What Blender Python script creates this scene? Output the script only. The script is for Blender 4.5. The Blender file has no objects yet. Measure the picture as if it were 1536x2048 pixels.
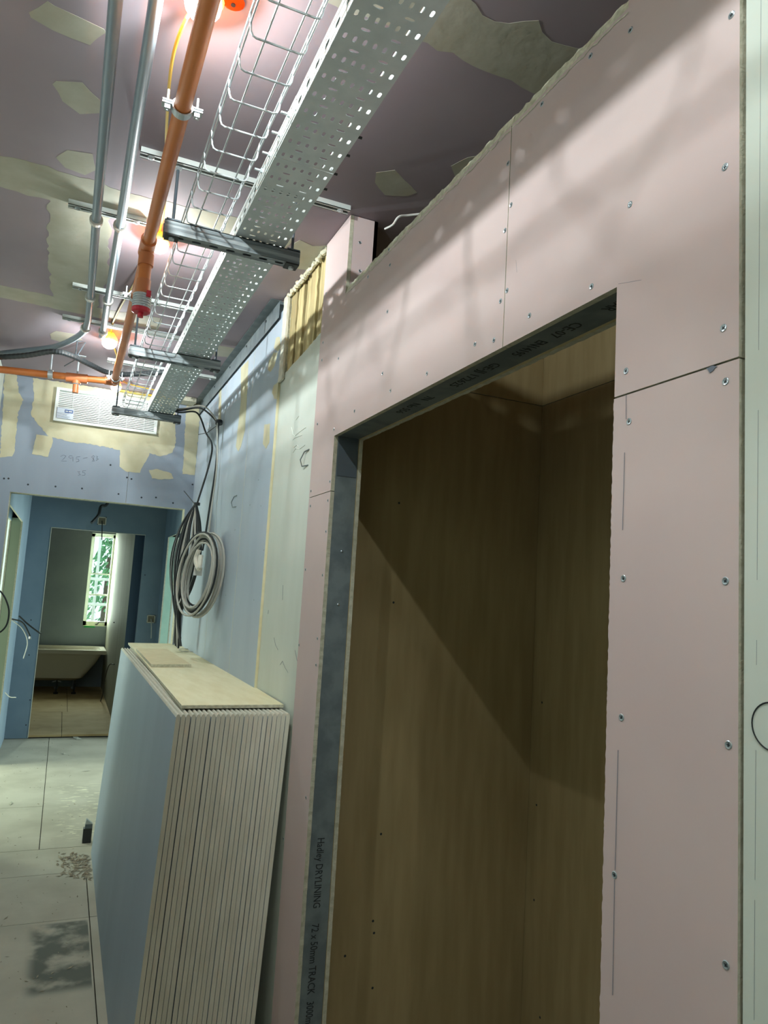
import bpy, math, random
from mathutils import Vector, Matrix
random.seed(7)
SC = bpy.context.scene
COL = SC.collection

# ------------------------------------------------------------------ camera
CAM_H = 1.6
F_PX = 1457.7
YAW, PITCH, ROLL = 0.40630, 0.11637, -0.05962
def cam_axes():
    cy, sy, cp, sp = math.cos(YAW), math.sin(YAW), math.cos(PITCH), math.sin(PITCH)
    f = Vector((sy*cp, cy*cp, sp)); r = Vector((cy, -sy, 0)); d = f.cross(r)
    c, s = math.cos(ROLL), math.sin(ROLL)
    return r*c + d*s, d*c - r*s, f
AX = cam_axes()
cam = bpy.data.cameras.new('camera'); camo = bpy.data.objects.new('camera', cam); COL.objects.link(camo)
r_, d_, f_ = AX
camo.matrix_world = Matrix(((r_.x, -d_.x, -f_.x, 0), (r_.y, -d_.y, -f_.y, 0), (r_.z, -d_.z, -f_.z, CAM_H), (0, 0, 0, 1)))
cam.sensor_fit = 'HORIZONTAL'; cam.sensor_width = 36.0; cam.lens = F_PX/1536*36; cam.clip_start = 0.02
SC.camera = camo
# a point of the place, measured where the sight line of a photo pixel meets a known plane
def ray(px, py): return AX[0]*(px-768) + AX[1]*(py-1024) + AX[2]*F_PX
def onx(px, py, X): d = ray(px, py); return Vector((X, d.y*X/d.x, d.z*X/d.x + CAM_H))
def ony(px, py, Y): d = ray(px, py); return Vector((d.x*Y/d.y, Y, d.z*Y/d.y + CAM_H))
def onz(px, py, Z): d = ray(px, py); k = (Z-CAM_H)/d.z; return Vector((d.x*k, d.y*k, Z))

# ------------------------------------------------------------------ world, daylight, exposure
SC.view_settings.view_transform = 'Standard'; SC.view_settings.look = 'None'
SC.view_settings.gamma = 1.0; SC.view_settings.use_curve_mapping = False
SC.view_settings.exposure = 2.15
w = bpy.data.worlds.new('sky'); SC.world = w; w.use_nodes = True
bg = w.node_tree.nodes['Background']; bg.inputs[0].default_value = (0.80, 0.92, 1.0, 1); bg.inputs[1].default_value = 0.36
SC.cycles.use_denoising = True; SC.cycles.use_adaptive_sampling = True; SC.cycles.sample_clamp_indirect = 3.0; SC.cycles.adaptive_threshold = 0.07
SC.cycles.max_bounces = 6; SC.cycles.diffuse_bounces = 3; SC.cycles.caustics_reflective = False; SC.cycles.caustics_refractive = False; SC.cycles.glossy_bounces = 2; SC.cycles.transmission_bounces = 4
def daylight(name, loc, rot, sx, sy, watts, col):
    l = bpy.data.lights.new(name, 'AREA'); l.shape = 'RECTANGLE'; l.size = sx; l.size_y = sy; l.energy = watts; l.color = col
    o = bpy.data.objects.new(name, l); COL.objects.link(o); o.location = loc; o.rotation_euler = rot
# daylight entering through the windows of the rooms beyond the lobby (all three windows are modelled below)
daylight('daylight_west_window', (-2.23, 7.3, 1.6), (0, -math.pi/2, 0), 1.3, 1.4, 23, (0.80, 0.97, 0.80))
daylight('daylight_east_window', (3.63, 6.9, 1.6), (0, math.pi/2, 0), 1.3, 1.4, 20, (0.72, 0.95, 0.95))
daylight('daylight_bathroom_window', (0.49, 11.93, 1.62), (math.pi/2, 0, math.pi), 0.34, 1.36, 11, (0.9, 1.0, 0.90))
BULB_W = 6.8     # watts of each site bulb
BULB_C = (0.90, 1.0, 1.0)

# ------------------------------------------------------------------ helpers
def lin(c): return tuple((x/255/12.92 if x/255 <= .04045 else ((x/255+.055)/1.055)**2.4) for x in c) + (1,)
def mat(name, c, rough=.8, metal=0., c2=None, scale=6., stretch=(1, 1, 1), lo=.35, hi=.65, bump=0., bscale=60., detail=5., spec=.5):
    m = bpy.data.materials.new(name); m.use_nodes = True; nt = m.node_tree; b = nt.nodes['Principled BSDF']
    b.inputs['Base Color'].default_value = lin(c); b.inputs['Roughness'].default_value = rough; b.inputs['Metallic'].default_value = metal
    b.inputs['Specular IOR Level'].default_value = spec
    def coords(st):
        g = nt.nodes.new('ShaderNodeNewGeometry'); mp = nt.nodes.new('ShaderNodeMapping'); mp.inputs['Scale'].default_value = st
        nt.links.new(g.outputs['Position'], mp.inputs['Vector']); return mp.outputs[0]
    if c2:
        n = nt.nodes.new('ShaderNodeTexNoise'); n.inputs['Scale'].default_value = scale; n.inputs['Detail'].default_value = detail
        nt.links.new(coords(stretch), n.inputs['Vector'])
        r = nt.nodes.new('ShaderNodeMapRange'); r.inputs[1].default_value = lo; r.inputs[2].default_value = hi
        nt.links.new(n.outputs[0], r.inputs[0])
        mx = nt.nodes.new('ShaderNodeMix'); mx.data_type = 'RGBA'; mx.inputs[6].default_value = lin(c); mx.inputs[7].default_value = lin(c2)
        nt.links.new(r.outputs[0], mx.inputs[0]); nt.links.new(mx.outputs[2], b.inputs['Base Color'])
    if bump:
        n = nt.nodes.new('ShaderNodeTexNoise'); n.inputs['Scale'].default_value = bscale; n.inputs['Detail'].default_value = 4
        nt.links.new(coords(stretch), n.inputs['Vector'])
        bp = nt.nodes.new('ShaderNodeBump'); bp.inputs['Strength'].default_value = bump; bp.inputs['Distance'].default_value = .004
        nt.links.new(n.outputs[0], bp.inputs['Height']); nt.links.new(bp.outputs[0], b.inputs['Normal'])
    return m
def emit(name, c, s):
    m = bpy.data.materials.new(name); m.use_nodes = True; nt = m.node_tree; nt.nodes.clear()
    e = nt.nodes.new('ShaderNodeEmission'); o = nt.nodes.new('ShaderNodeOutputMaterial')
    e.inputs[0].default_value = lin(c); e.inputs[1].default_value = s; nt.links.new(e.outputs[0], o.inputs[0]); return m
def glassy(name, c, rough=0.0, trans=1.0):
    m = mat(name, c, rough); m.node_tree.nodes['Principled BSDF'].inputs['Transmission Weight'].default_value = trans; return m

class MB:
    """collects vertices and faces of ONE mesh"""
    def __init__(s): s.v = []; s.f = []; s.mi = []
    def add(s, vs, fs, mi=0):
        o = len(s.v); s.v += [tuple(v) for v in vs]; s.f += [tuple(i+o for i in f) for f in fs]; s.mi += [mi]*len(fs); return s
    def box(s, a, b, mi=0):
        x0, y0, z0 = a; x1, y1, z1 = b
        return s.add([(x0,y0,z0),(x1,y0,z0),(x1,y1,z0),(x0,y1,z0),(x0,y0,z1),(x1,y0,z1),(x1,y1,z1),(x0,y1,z1)],
                     [(0,3,2,1),(4,5,6,7),(0,1,5,4),(1,2,6,5),(2,3,7,6),(3,0,4,7)], mi)
    def prism(s, poly, d, mf=0, me=0, mb=None):
        """poly: 3d points of the front outline, d: vector to the back"""
        n = len(poly); d = Vector(d); P = [Vector(p) for p in poly]
        nrm = Vector((0,0,0))
        for i in range(n): nrm += P[i].cross(P[(i+1) % n])
        if nrm.dot(d) > 0: P.reverse()
        s.add(P + [p+d for p in P], [tuple(range(n))], mf)
        o = len(s.v)-2*n
        s.f.append(tuple(o+n+i for i in range(n-1, -1, -1))); s.mi.append(me if mb is None else mb)
        for i in range(n):
            j = (i+1) % n; s.f.append((o+i, o+n+i, o+n+j, o+j)); s.mi.append(me)
        return s
    def tube(s, pts, r, n=8, closed=False, mi=0, cap=True):
        P = [Vector(p) for p in pts]; m = len(P); rings = []
        t0 = (P[1]-P[0]).normalized(); up = Vector((0,0,1)) if abs(t0.z) < .9 else Vector((1,0,0))
        u = t0.cross(up).normalized(); o = len(s.v)
        for i in range(m):
            a = P[(i-1) % m] if (closed or i > 0) else P[i]; b = P[(i+1) % m] if (closed or i < m-1) else P[i]
            t = (b-a).normalized(); u = (u - t*u.dot(t)).normalized(); v = t.cross(u)
            rr = r[i] if isinstance(r, (list, tuple)) else r
            for k in range(n):
                an = 2*math.pi*k/n; s.v.append(tuple(P[i]+u*math.cos(an)*rr+v*math.sin(an)*rr))
        for i in range(m if closed else m-1):
            a, b = o+i*n, o+((i+1) % m)*n
            for k in range(n):
                s.f.append((a+k, a+(k+1) % n, b+(k+1) % n, b+k)); s.mi.append(mi)
        if cap and not closed:
            s.f.append(tuple(o+k for k in range(n-1, -1, -1))); s.mi.append(mi)
            s.f.append(tuple(o+(m-1)*n+k for k in range(n))); s.mi.append(mi)
        return s
    def cyl(s, a, b, r, n=12, mi=0): return s.tube([a, b], r, n, mi=mi)
    def lathe(s, c, axis, prof, n=16, mi=0):
        """prof: (distance along axis, radius)"""
        c = Vector(c); ax = Vector(axis).normalized(); up = Vector((0,0,1)) if abs(ax.z) < .9 else Vector((1,0,0))
        u = ax.cross(up).normalized(); v = ax.cross(u); o = len(s.v)
        for h, r in prof:
            for k in range(n):
                an = 2*math.pi*k/n; s.v.append(tuple(c+ax*h+(u*math.cos(an)+v*math.sin(an))*max(r, 1e-5)))
        for i in range(len(prof)-1):
            for k in range(n):
                s.f.append((o+i*n+k, o+(i+1)*n+k, o+(i+1)*n+(k+1) % n, o+i*n+(k+1) % n)); s.mi.append(mi)
        s.f.append(tuple(o+k for k in range(n))); s.mi.append(mi)
        s.f.append(tuple(o+(len(prof)-1)*n+k for k in range(n-1, -1, -1))); s.mi.append(mi)
        return s
    def mesh(s, name, mats, smooth=False):
        me = bpy.data.meshes.new(name); me.from_pydata(s.v, [], s.f)
        for m in (mats if isinstance(mats, (list, tuple)) else [mats]): me.materials.append(m)
        me.polygons.foreach_set('material_index', s.mi)
        me.validate(); me.update()
        if smooth:
            me.polygons.foreach_set('use_smooth', [True]*len(me.polygons)); 
            try: me.set_sharp_from_angle(angle=math.radians(38))
            except Exception: pass
        return me
    def build(s, name, mats, parent=None, smooth=False): return link(name, s.mesh(name, mats, smooth), parent)
def link(name, data, parent=None, loc=None):
    o = bpy.data.objects.new(name, data); COL.objects.link(o)
    if parent: o.parent = parent
    if loc is not None: o.location = loc
    return o
def tag(o, label=None, cat=None, group=None, kind=None):
    if label: o['label'] = label
    if cat: o['category'] = cat
    if group: o['group'] = group
    if kind: o['kind'] = kind
    return o
def thing(name, label, cat, group=None):
    return tag(link(name, None), label, cat, group)
def struct(name, label=None, mb=None, mats=None):
    o = mb.build(name, mats) if mb else link(name, None)
    o['kind'] = 'structure'
    if label: o['label'] = label
    return o
def rag(poly, step=.02, amp=.003, skip=()):
    """subdivide the outline and roughen it inside its plane"""
    out = []; n = len(poly)
    P = [Vector(p) for p in poly]; nr = Vector((0,0,0))
    for i in range(n): nr += P[i].cross(P[(i+1) % n])
    nr.normalize()
    for i in range(n):
        a, b = P[i], P[(i+1) % n]; L = (b-a).length; k = max(1, int(L/step)); e = (b-a).normalized().cross(nr) if L > 0 else Vector()
        for j in range(k):
            p = a.lerp(b, j/k)
            if j and i not in skip: p = p + e*random.uniform(-amp, amp)
            out.append(p)
    return out
def smooth_path(pts, k=6):
    P = [Vector(p) for p in pts]; P = [P[0]*2-P[1]] + P + [P[-1]*2-P[-2]]; out = []
    for i in range(1, len(P)-2):
        a, b, c, d = P[i-1:i+3]
        for j in range(k):
            t = j/k; out.append(.5*((2*b)+(c-a)*t+(2*a-5*b+4*c-d)*t*t+(3*b-a-3*c+d)*t**3))
    out.append(P[-2]); return out
def text_mesh(name, body, size, m, origin, tdir, up, parent=None, ext=.0002, align='LEFT', length=None):
    cu = bpy.data.curves.new(name, 'FONT'); cu.body = body; cu.size = size; cu.extrude = ext; cu.align_x = align; cu.resolution_u = 2
    o = bpy.data.objects.new(name, cu); COL.objects.link(o); bpy.context.view_layer.update()
    me = bpy.data.meshes.new_from_object(o.evaluated_get(bpy.context.evaluated_depsgraph_get()))
    bpy.data.objects.remove(o); me.materials.clear(); me.materials.append(m)
    if length:
        k = length/max(1e-6, max(v.co.x for v in me.vertices)-min(v.co.x for v in me.vertices)); me.transform(Matrix.Diagonal((k, 1, 1, 1)))
    t = Vector(tdir).normalized(); u = Vector(up).normalized(); nn = t.cross(u)
    M = Matrix(((t.x, u.x, nn.x, origin[0]), (t.y, u.y, nn.y, origin[1]), (t.z, u.z, nn.z, origin[2]), (0,0,0,1)))
    me.transform(M); return link(name, me, parent)

# ------------------------------------------------------------------ materials
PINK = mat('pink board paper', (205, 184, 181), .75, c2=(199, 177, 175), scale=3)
PINKC = mat('shaded pink ceiling paper', (161, 148, 155), .8, c2=(152, 139, 147), scale=2.5)  # same board as the wall; shade above the lamp caps darkened into its colour
WHITEB = mat('greenish white board paper', (214, 219, 210), .75, c2=(202, 208, 197), scale=5, stretch=(1, 1, .25))
BLUE = mat('lilac blue board paper', (182, 194, 206), .7, c2=(173, 186, 200), scale=5, stretch=(1, 1, .2))
BLUEE = mat('dimmed lilac end wall paper', (154, 164, 177), .7, c2=(146, 156, 169), scale=5, stretch=(1, 1, .2))  # lilac board darkened in colour to offset the lamps near the end wall
BLUEF = mat('blue grey sheet face', (166, 181, 198), .5, c2=(157, 172, 190), scale=4, stretch=(1, 1, .2))
GYP = mat('cut gypsum', (196, 192, 172), .95, c2=(176, 172, 150), scale=60, bump=.4, bscale=200)
GYPW = mat('torn gypsum edge', (222, 218, 196), .95, c2=(190, 186, 162), scale=90, bump=.6, bscale=160)
IVORY = mat('board wrap edge', (214, 210, 194), .8, c2=(204, 200, 184), scale=30)
BROWN = mat('brown board back paper', (172, 152, 110), .85, c2=(160, 140, 98), scale=24, stretch=(1, 1, .12))
BROWNC = mat('tan board back paper', (242, 233, 196), .85, c2=(234, 223, 182), scale=30, stretch=(1, .2, 1))
PLAST = mat('joint plaster', (208, 202, 172), .85, c2=(198, 190, 156), scale=9, bump=.25, bscale=26)
PLASTC = mat('shaded ceiling plaster', (182, 179, 164), .85, c2=(170, 166, 148), scale=9, bump=.25, bscale=26)  # joint plaster darkened along with the ceiling, shade put into the colour
ZINC = mat('zinc steel', (196, 202, 204), .4, .45, c2=(176, 184, 188), scale=30)
TRACKM = mat('dull galvanised steel', (122, 132, 134), .5, .25, c2=(104, 114, 118), scale=16, lo=.4, hi=.6)
TRAYM = mat('galvanised tray steel', (198, 208, 208), .42, .15, c2=(186, 197, 198), scale=22)
FLANGE = mat('bright galvanised flange', (206, 212, 208), .45, .2)
DARKM = mat('dark steel', (92, 102, 110), .45, .3)
BOLT = mat('blackened bolt', (60, 62, 62), .5, .6)
ORANGE = mat('orange sprinkler pipe plastic', (206, 122, 62), .42, c2=(196, 112, 54), scale=9)
ORANGED = mat('orange brown fitting plastic', (196, 118, 72), .45)
RED = mat('red cap plastic', (196, 40, 60), .4)
GREYP = mat('grey conduit plastic', (132, 146, 156), .3, c2=(124, 138, 150), scale=12)
CLIPW = mat('white clip plastic', (214, 212, 206), .5)
BLACK = mat('black rubber', (38, 42, 44), .5)
CABLEG = mat('grey cable sheath', (196, 194, 184), .5)
CABLEY = mat('yellow cable sheath', (226, 190, 70), .5)
FLOORM = mat('dusty floor board', (206, 199, 180), .8, c2=(184, 177, 158), scale=3.2, lo=.35, hi=.7, bump=.08, bscale=40)
PLYM = mat('tan floor board', (196, 170, 122), .8, c2=(180, 152, 104), scale=4, stretch=(1, 1, 1))
GAPM = mat('dark joint', (52, 48, 44), .95)
PENCIL = mat('pencil graphite', (110, 116, 128), .8)
INK = mat('black print ink', (34, 38, 40), .7)
CHALK = mat('pale chalk mark', (234, 238, 228), .9)
WOOL = mat('yellow mineral wool and timber', (200, 186, 138), .95, c2=(150, 136, 96), scale=14, stretch=(1, 1, .25), bump=.8, bscale=30, lo=.3, hi=.6)
GRILLE = mat('white painted grille', (232, 236, 230), .5)
STICKER = mat('sticker paper', (214, 222, 232), .6)
STICKB = mat('sticker blue', (46, 86, 152), .6)
BATHW = mat('bath enamel', (222, 214, 196), .25)
BATHWALL = mat('grey green bathroom board', (152, 163, 170), .7, c2=(142, 154, 162), scale=3)
TEAL = mat('blue grey shaded lobby board', (126, 144, 158), .7, c2=(116, 135, 150), scale=4)  # bluish tone of the unlit lobby is put into the board colour
DEBRIS = mat('torn paper debris', (140, 126, 104), .9, c2=(186, 174, 150), scale=30)
SCREWM = mat('zinc screw', (176, 186, 192), .3, .8)
SCREWD = mat('dark screw recess', (48, 54, 58), .6, .3)
BULBM = emit('lit bulb', (250, 252, 255), 6.0)
nt = BULBM.node_tree; em = nt.nodes['Emission']; tp = nt.nodes.new('ShaderNodeBsdfTransparent'); ms = nt.nodes.new('ShaderNodeMixShader'); ms.inputs[0].default_value = .3
nt.links.new(tp.outputs[0], ms.inputs[1]); nt.links.new(em.outputs[0], ms.inputs[2]); nt.links.new(ms.outputs[0], nt.nodes['Material Output'].inputs[0])
AMBER = mat('amber lamp holder', (255, 140, 20), .4)
nt = AMBER.node_tree; pb = nt.nodes['Principled BSDF']; tr = nt.nodes.new('ShaderNodeBsdfTranslucent'); tr.inputs[0].default_value = (1, .34, .03, 1)
ms = nt.nodes.new('ShaderNodeMixShader'); ms.inputs[0].default_value = .8
nt.links.new(pb.outputs[0], ms.inputs[1]); nt.links.new(tr.outputs[0], ms.inputs[2]); nt.links.new(ms.outputs[0], nt.nodes['Material Output'].inputs[0])

# ------------------------------------------------------------------ key planes of the place (metres)
XW = .735          # face of the pink wall
TB = .0125         # board thickness
XI = XW + TB + .072 + TB   # inner face of the partition
YE = 4.95          # face of the end wall
Y2 = 8.20          # second wall
ZC = 2.83          # ceiling
XL = -.46          # left corridor wall
Y_A, Y_B, Y_C, Y_D = .63, .853, 2.14, 2.36   # pink board ends, opening from Y_B to Y_C
ZH, ZB, ZS = 2.096, 2.560, 1.920             # opening head, bulkhead top, board seam
XB, YF = 1.689, 2.381                        # back wall and far wall of the recess

# ================================================================== FLOOR
fl = struct('floor', 'dusty boarded corridor floor', MB().box((-3.2, -3, -.08), (3.7, Y2+.1, -.016)), GAPM)
# dust and grey stain of the nearer boards
nt = FLOORM.node_tree; pb = nt.nodes['Principled BSDF']; src = pb.inputs['Base Color'].links[0].from_socket
geo = nt.nodes.new('ShaderNodeNewGeometry'); sx = nt.nodes.new('ShaderNodeSeparateXYZ'); nt.links.new(geo.outputs['Position'], sx.inputs[0])
def mth(op, a, b=None):
    n = nt.nodes.new('ShaderNodeMath'); n.operation = op; n.use_clamp = False
    for i, q in enumerate((a, b)):
        if q is None: continue
        if isinstance(q, (int, float)): n.inputs[i].default_value = q
        else: nt.links.new(q, n.inputs[i])
    return n.outputs[0]
def sstep(v, a, b):
    n = nt.nodes.new('ShaderNodeMapRange'); n.interpolation_type = 'SMOOTHSTEP'; n.inputs[1].default_value = a; n.inputs[2].default_value = b; nt.links.new(v, n.inputs[0]); return n.outputs[0]
nz = nt.nodes.new('ShaderNodeTexNoise'); nz.inputs['Scale'].default_value = 7; nz.inputs['Detail'].default_value = 8; nt.links.new(geo.outputs['Position'], nz.inputs['Vector'])
X, Y = sx.outputs[0], sx.outputs[1]
m1 = mth('MULTIPLY', mth('MULTIPLY', sstep(X, .0, .06), sstep(X, .268, .264)), mth('MULTIPLY', sstep(Y, 3.22, 3.3), sstep(Y, 3.89, 3.87)))
m1 = mth('MULTIPLY', m1, sstep(nz.outputs[0], .32, .56))
mx = nt.nodes.new('ShaderNodeMix'); mx.data_type = 'RGBA'; nt.links.new(m1, mx.inputs[0]); nt.links.new(src, mx.inputs[6]); mx.inputs[7].default_value = lin((112, 114, 104))
# pale plaster splashes near the stack foot
nz2 = nt.nodes.new('ShaderNodeTexNoise'); nz2.inputs['Scale'].default_value = 26; nz2.inputs['Detail'].default_value = 6
mp = nt.nodes.new('ShaderNodeMapping'); mp.inputs['Scale'].default_value = (.45, 1.3, 1); nt.links.new(geo.outputs['Position'], mp.inputs[0]); nt.links.new(mp.outputs[0], nz2.inputs['Vector'])
m2 = mth('MULTIPLY', mth('MULTIPLY', sstep(X, .08, .2), sstep(Y, 5.0, 5.2)), mth('MULTIPLY', sstep(Y, 6.5, 6.2), sstep(nz2.outputs[0], .56, .62)))
mx2 = nt.nodes.new('ShaderNodeMix'); mx2.data_type = 'RGBA'; nt.links.new(m2, mx2.inputs[0]); nt.links.new(mx.outputs[2], mx2.inputs[6]); mx2.inputs[7].default_value = lin((232, 226, 200))
nt.links.new(mx2.outputs[2], pb.inputs['Base Color'])
def panel(x0, x1, y0, y1, m=FLOORM, parent=fl, z=0.0, t=.016):
    g = .0022
    MB().box((x0+g, y0+g, z-t), (x1-g, y1-g, z+random.uniform(-.0012, .0003))).build('floor_board', m, parent)
for y0, y1, xs in ((-3, .6, (XL-.05, .275, XB+.1)), (.6, 2.1, (XL-.05, .02, XB+.1)), (2.1, 3.91, (XL-.05, .275, XB+.1)), (3.91, 4.51, (XL-.05, .275, XW+.2)),
                   (4.51, 4.92, (XL-.05, .5, XW+.2)), (4.92, 5.82, (-.6, .028)), (5.82, Y2+.02, (-.6, .028)), (4.92, Y2+.02, (.028, 1.1)),
                   (5.0, 6.6, (-2.25, -1.5, -.6)), (6.6, 8.25, (-2.25, -1.2, -.6)), (5.0, 6.6, (1.1, 2.3, 3.65)), (6.6, 8.25, (1.1, 2.6, 3.65))):
    for a, b in zip(xs, xs[1:]): panel(a, b, y0, y1)
fb = struct('floor_bathroom', 'tan boarded bathroom floor one step up', MB().box((-1.3, Y2+.025, -.08), (1.5, 12.0, .012)), GAPM)
for x0, x1, y0, y1 in ((-1.3, .14, Y2+.02, 9.6), (.14, 1.5, Y2+.02, 9.6), (-1.3, .2, 9.6, 12), (.2, 1.5, 9.6, 12)): panel(x0, x1, y0, y1, PLYM, fb, .03, .02)

# ================================================================== CEILING
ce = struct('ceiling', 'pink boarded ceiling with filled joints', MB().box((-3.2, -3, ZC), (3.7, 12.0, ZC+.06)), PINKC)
def cpatch(pts, world=False, amp=.006, step=.03):
    P = [Vector((p[0], p[1], ZC)) for p in pts] if world else [onz(p[0], p[1], ZC) for p in pts]
    k = .0004 + random.random()*.0003
    P = rag(P, step, amp)
    MB().prism([Vector((p.x, p.y, ZC-k)) for p in P], (0, 0, k+.001)).build('plaster_patch', PLASTC, ce)
cpatch([(95,2),(58,25),(62,35),(105,60),(180,90),(212,65),(208,58),(110,12)], amp=.003)
cpatch([(105,168),(112,162),(165,165),(200,200),(201,226),(160,228),(125,202)], amp=.003)
cpatch([(112,315),(135,300),(185,308),(192,340),(170,350),(130,335)], amp=.003)
cpatch([(752,345),(790,340),(822,372),(834,385),(815,392),(770,390),(750,365)], amp=.004)
cpatch([(902,332),(935,315),(962,310),(955,330),(910,352)], amp=.004)
cpatch([(583,492),(600,480),(625,492),(660,490),(655,515),(615,540),(583,536)], amp=.008)
cpatch([(432,690),(490,700),(474,717),(428,711)], amp=.005)
cpatch([(100,668),(112,662),(150,668),(165,680),(130,686),(102,678)], amp=.002)
cpatch([(-.46,2.36),(-.2,2.33),(.1,2.36),(.34,2.34),(.62,2.37),(.6,2.5),(.3,2.52),(.0,2.50),(-.2,2.54),(-.46,2.53)], True, .01)
cpatch([(.02,2.5),(.04,3.1),(.01,3.5),(-.17,3.5),(-.18,3.0),(-.17,2.52)], True, .008)
cpatch([(-.46,3.43),(-.17,3.44),(.05,3.47),(.3,3.45),(.3,3.62),(-.1,3.60),(-.46,3.58)], True, .008)
cpatch([(.25,1.21),(.6,1.205),(.72,1.235),(.8,1.19),(.86,1.225),(.95,1.20),(1.3,1.22),(1.3,1.37),(.95,1.38),(.78,1.37),(.62,1.355),(.25,1.36)], True, .008)

# ================================================================== RIGHT WALL (partition with the opening)
wr = struct('wall_right', 'right corridor wall of pink, white and lilac boards')
def board(name, plane, c, pts, front, t=TB, back=None, edge=GYP, parent=wr, ragged=None, label=None):
    """a board whose front outline lies in a plane; t is the signed depth to its back"""
    if plane == 'x': P = [Vector((c, a, b)) for a, b in pts]; d = (t, 0, 0)
    elif plane == 'y': P = [Vector((a, c, b)) for a, b in pts]; d = (0, t, 0)
    else: P = [Vector((a, b, c)) for a, b in pts]; d = (0, 0, t)
    if ragged: P = rag(P, *ragged)
    o = MB().prism(P, d, 0, 1, 2).build(name, [front, edge, back or front], parent)
    if label: o['label'] = label
    return o
g = .0012
b_ur = board('plasterboard', 'x', XW, [(Y_A, ZS+g), (Y_B, ZS+g), (Y_B, ZH), (1.174-g, ZH), (1.174-g, ZB), (Y_B-.012, ZB), (Y_B-.012, ZC-.002), (Y_A, ZC-.002)], PINK, back=BROWN)
b_ul = board('plasterboard', 'x', XW, [(1.174+g, ZH), (Y_C, ZH), (Y_C, ZS+g), (Y_D, ZS+g), (Y_D, ZC-.002), (2.127, ZC-.002), (2.127, ZB), (1.174+g, ZB)], PINK, back=BROWN)
b_lr = board('plasterboard', 'x', XW+.0008, [(Y_A, .004), (Y_B+.002, .004), (Y_B+.002, ZS-g), (Y_A, ZS-g)], PINK, back=BROWN, ragged=(.004, .0009, (0, 2, 3)))
b_ll = board('plasterboard', 'x', XW, [(Y_C, .004), (Y_D, .004), (Y_D, ZS-g), (Y_C, ZS-g)], PINK, back=BROWN, ragged=(.012, .0012, (0, 2)))
# torn cut edge along the bulkhead top
def strip(parent, pts_low, pts_high, m, name='cut_edge'):
    mb = MB(); n = len(pts_low); mb.add([*pts_low, *pts_high], [(i, i+1, n+i+1, n+i) for i in range(n-1)]); return mb.build(name, m, parent)
for y0, y1, par in ((Y_B-.012, 1.173, b_ur), (1.175, 2.127, b_ul)):
    k = int((y1-y0)/.012); ys = [y0+(y1-y0)*i/k for i in range(k+1)]
    mb = MB(); lo, hi, bk = [], [], []
    for y in ys:
        j = random.uniform(-1, 1)
        lo.append((XW-.0009, y, ZB-.009+.003*random.uniform(-1, 1))); hi.append((XW+.007, y, ZB+.024+.003*j)); bk.append((XW+TB, y, ZB+.026))
    n = len(ys); mb.add(lo+hi+bk+[(XW+TB, y, ZB-.004) for y in ys], [(i, i+1, n+i+1, n+i) for i in range(n-1)]+[(n+i, n+i+1, 2*n+i+1, 2*n+i) for i in range(n-1)]+[(2*n+i, 2*n+i+1, 3*n+i+1, 3*n+i) for i in range(n-1)])
    mb.build('cut_edge', GYPW, par)
# the steel stud and track lining of the opening
def channel(name, a, b, m, label=None):
    o = MB().box(a, b).build(name, m, wr)
    if label: o['label'] = label
    return o
xs0, xs1 = XW+TB, XW+TB+.072
jt = channel('steel_track', (xs0+.0002, Y_C+.001, 0.004), (xs1-.0002, Y_D, ZH+.03), TRACKM, 'dull galvanised track on the far jamb')
ht = channel('steel_track', (xs0+.0002, Y_B, ZH+.001), (xs1-.0002, Y_C, ZH+.05), TRACKM, 'dull galvanised track under the bulkhead')
channel('steel_track', (xs0+.0002, Y_A, .004), (xs1-.0002, Y_B-.001, ZC-.002), TRACKM)
channel('steel_stud', (xs0+.0002, 2.14, ZH+.05), (xs1-.0002, Y_D, ZC-.002), TRACKM)
channel('steel_track', (xs0+.0002, Y_B, ZB-.05), (xs1-.0002, 2.127, ZB-.001), TRACKM)
channel('track_gusset', (xs0+.004, Y_C-.0012, ZH-.125), (xs1-.004, Y_C+.0008, ZH+.002), DARKM)
for i, zz in enumerate((1.735, 1.57)):
    MB().lathe((xs0+.038, Y_C+.001, zz), (0, -1, 0), [(0, .005), (.002, .004), (.0028, .001)], 8).build('rivet', SCREWM, jt)
board('plasterboard', 'x', xs1, [(Y_A-.3, 0.004), (Y_B+.004, .004), (Y_B+.004, ZH-.004), (Y_C-.004, ZH-.004), (Y_C-.004, .004), (YF, .004), (YF, ZC-.002), (2.127, ZC-.002), (2.127, ZB-.002), (Y_B, ZB-.002), (Y_B, ZC-.002), (Y_A-.3, ZC-.002)], BROWN, back=BROWN, ragged=(.015, .0012, (0, 1, 5, 6, 7, 8, 9, 10, 11)))
rt = board('plasterboard', 'y', 2.127, [(xs0+.0006, ZB-.03), (XI, ZB-.03), (XI, ZC-.002), (xs0+.0006, ZC-.002)], PINK, t=.0125)
# printed marks on the track
for body, z0, z1 in (('Hadley DRYLINING', .878, .681), ('72 x 50mm TRACK', .635, .441), ('3000mm', .421, .345)):
    text_mesh('printed_text', body, .032, INK, (xs0+.022, Y_C+.0004, z0), (0, 0, -1), (1, 0, 0), jt, length=z0-z1)
for body, y0, y1 in (('EMAR', .868, .932), ('CE-07', 1.0, 1.078), ('EN14195', 1.105, 1.20), ('GE-JJ 172625', 1.264, 1.458), ('7N', 1.566, 1.604), ('No 556', 1.643, 1.755)):
    text_mesh('printed_text', body, .032, INK, (xs0+.024, y0, ZH+.0006), (0, 1, 0), (1, 0, 0), ht, length=y1-y0)
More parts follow.
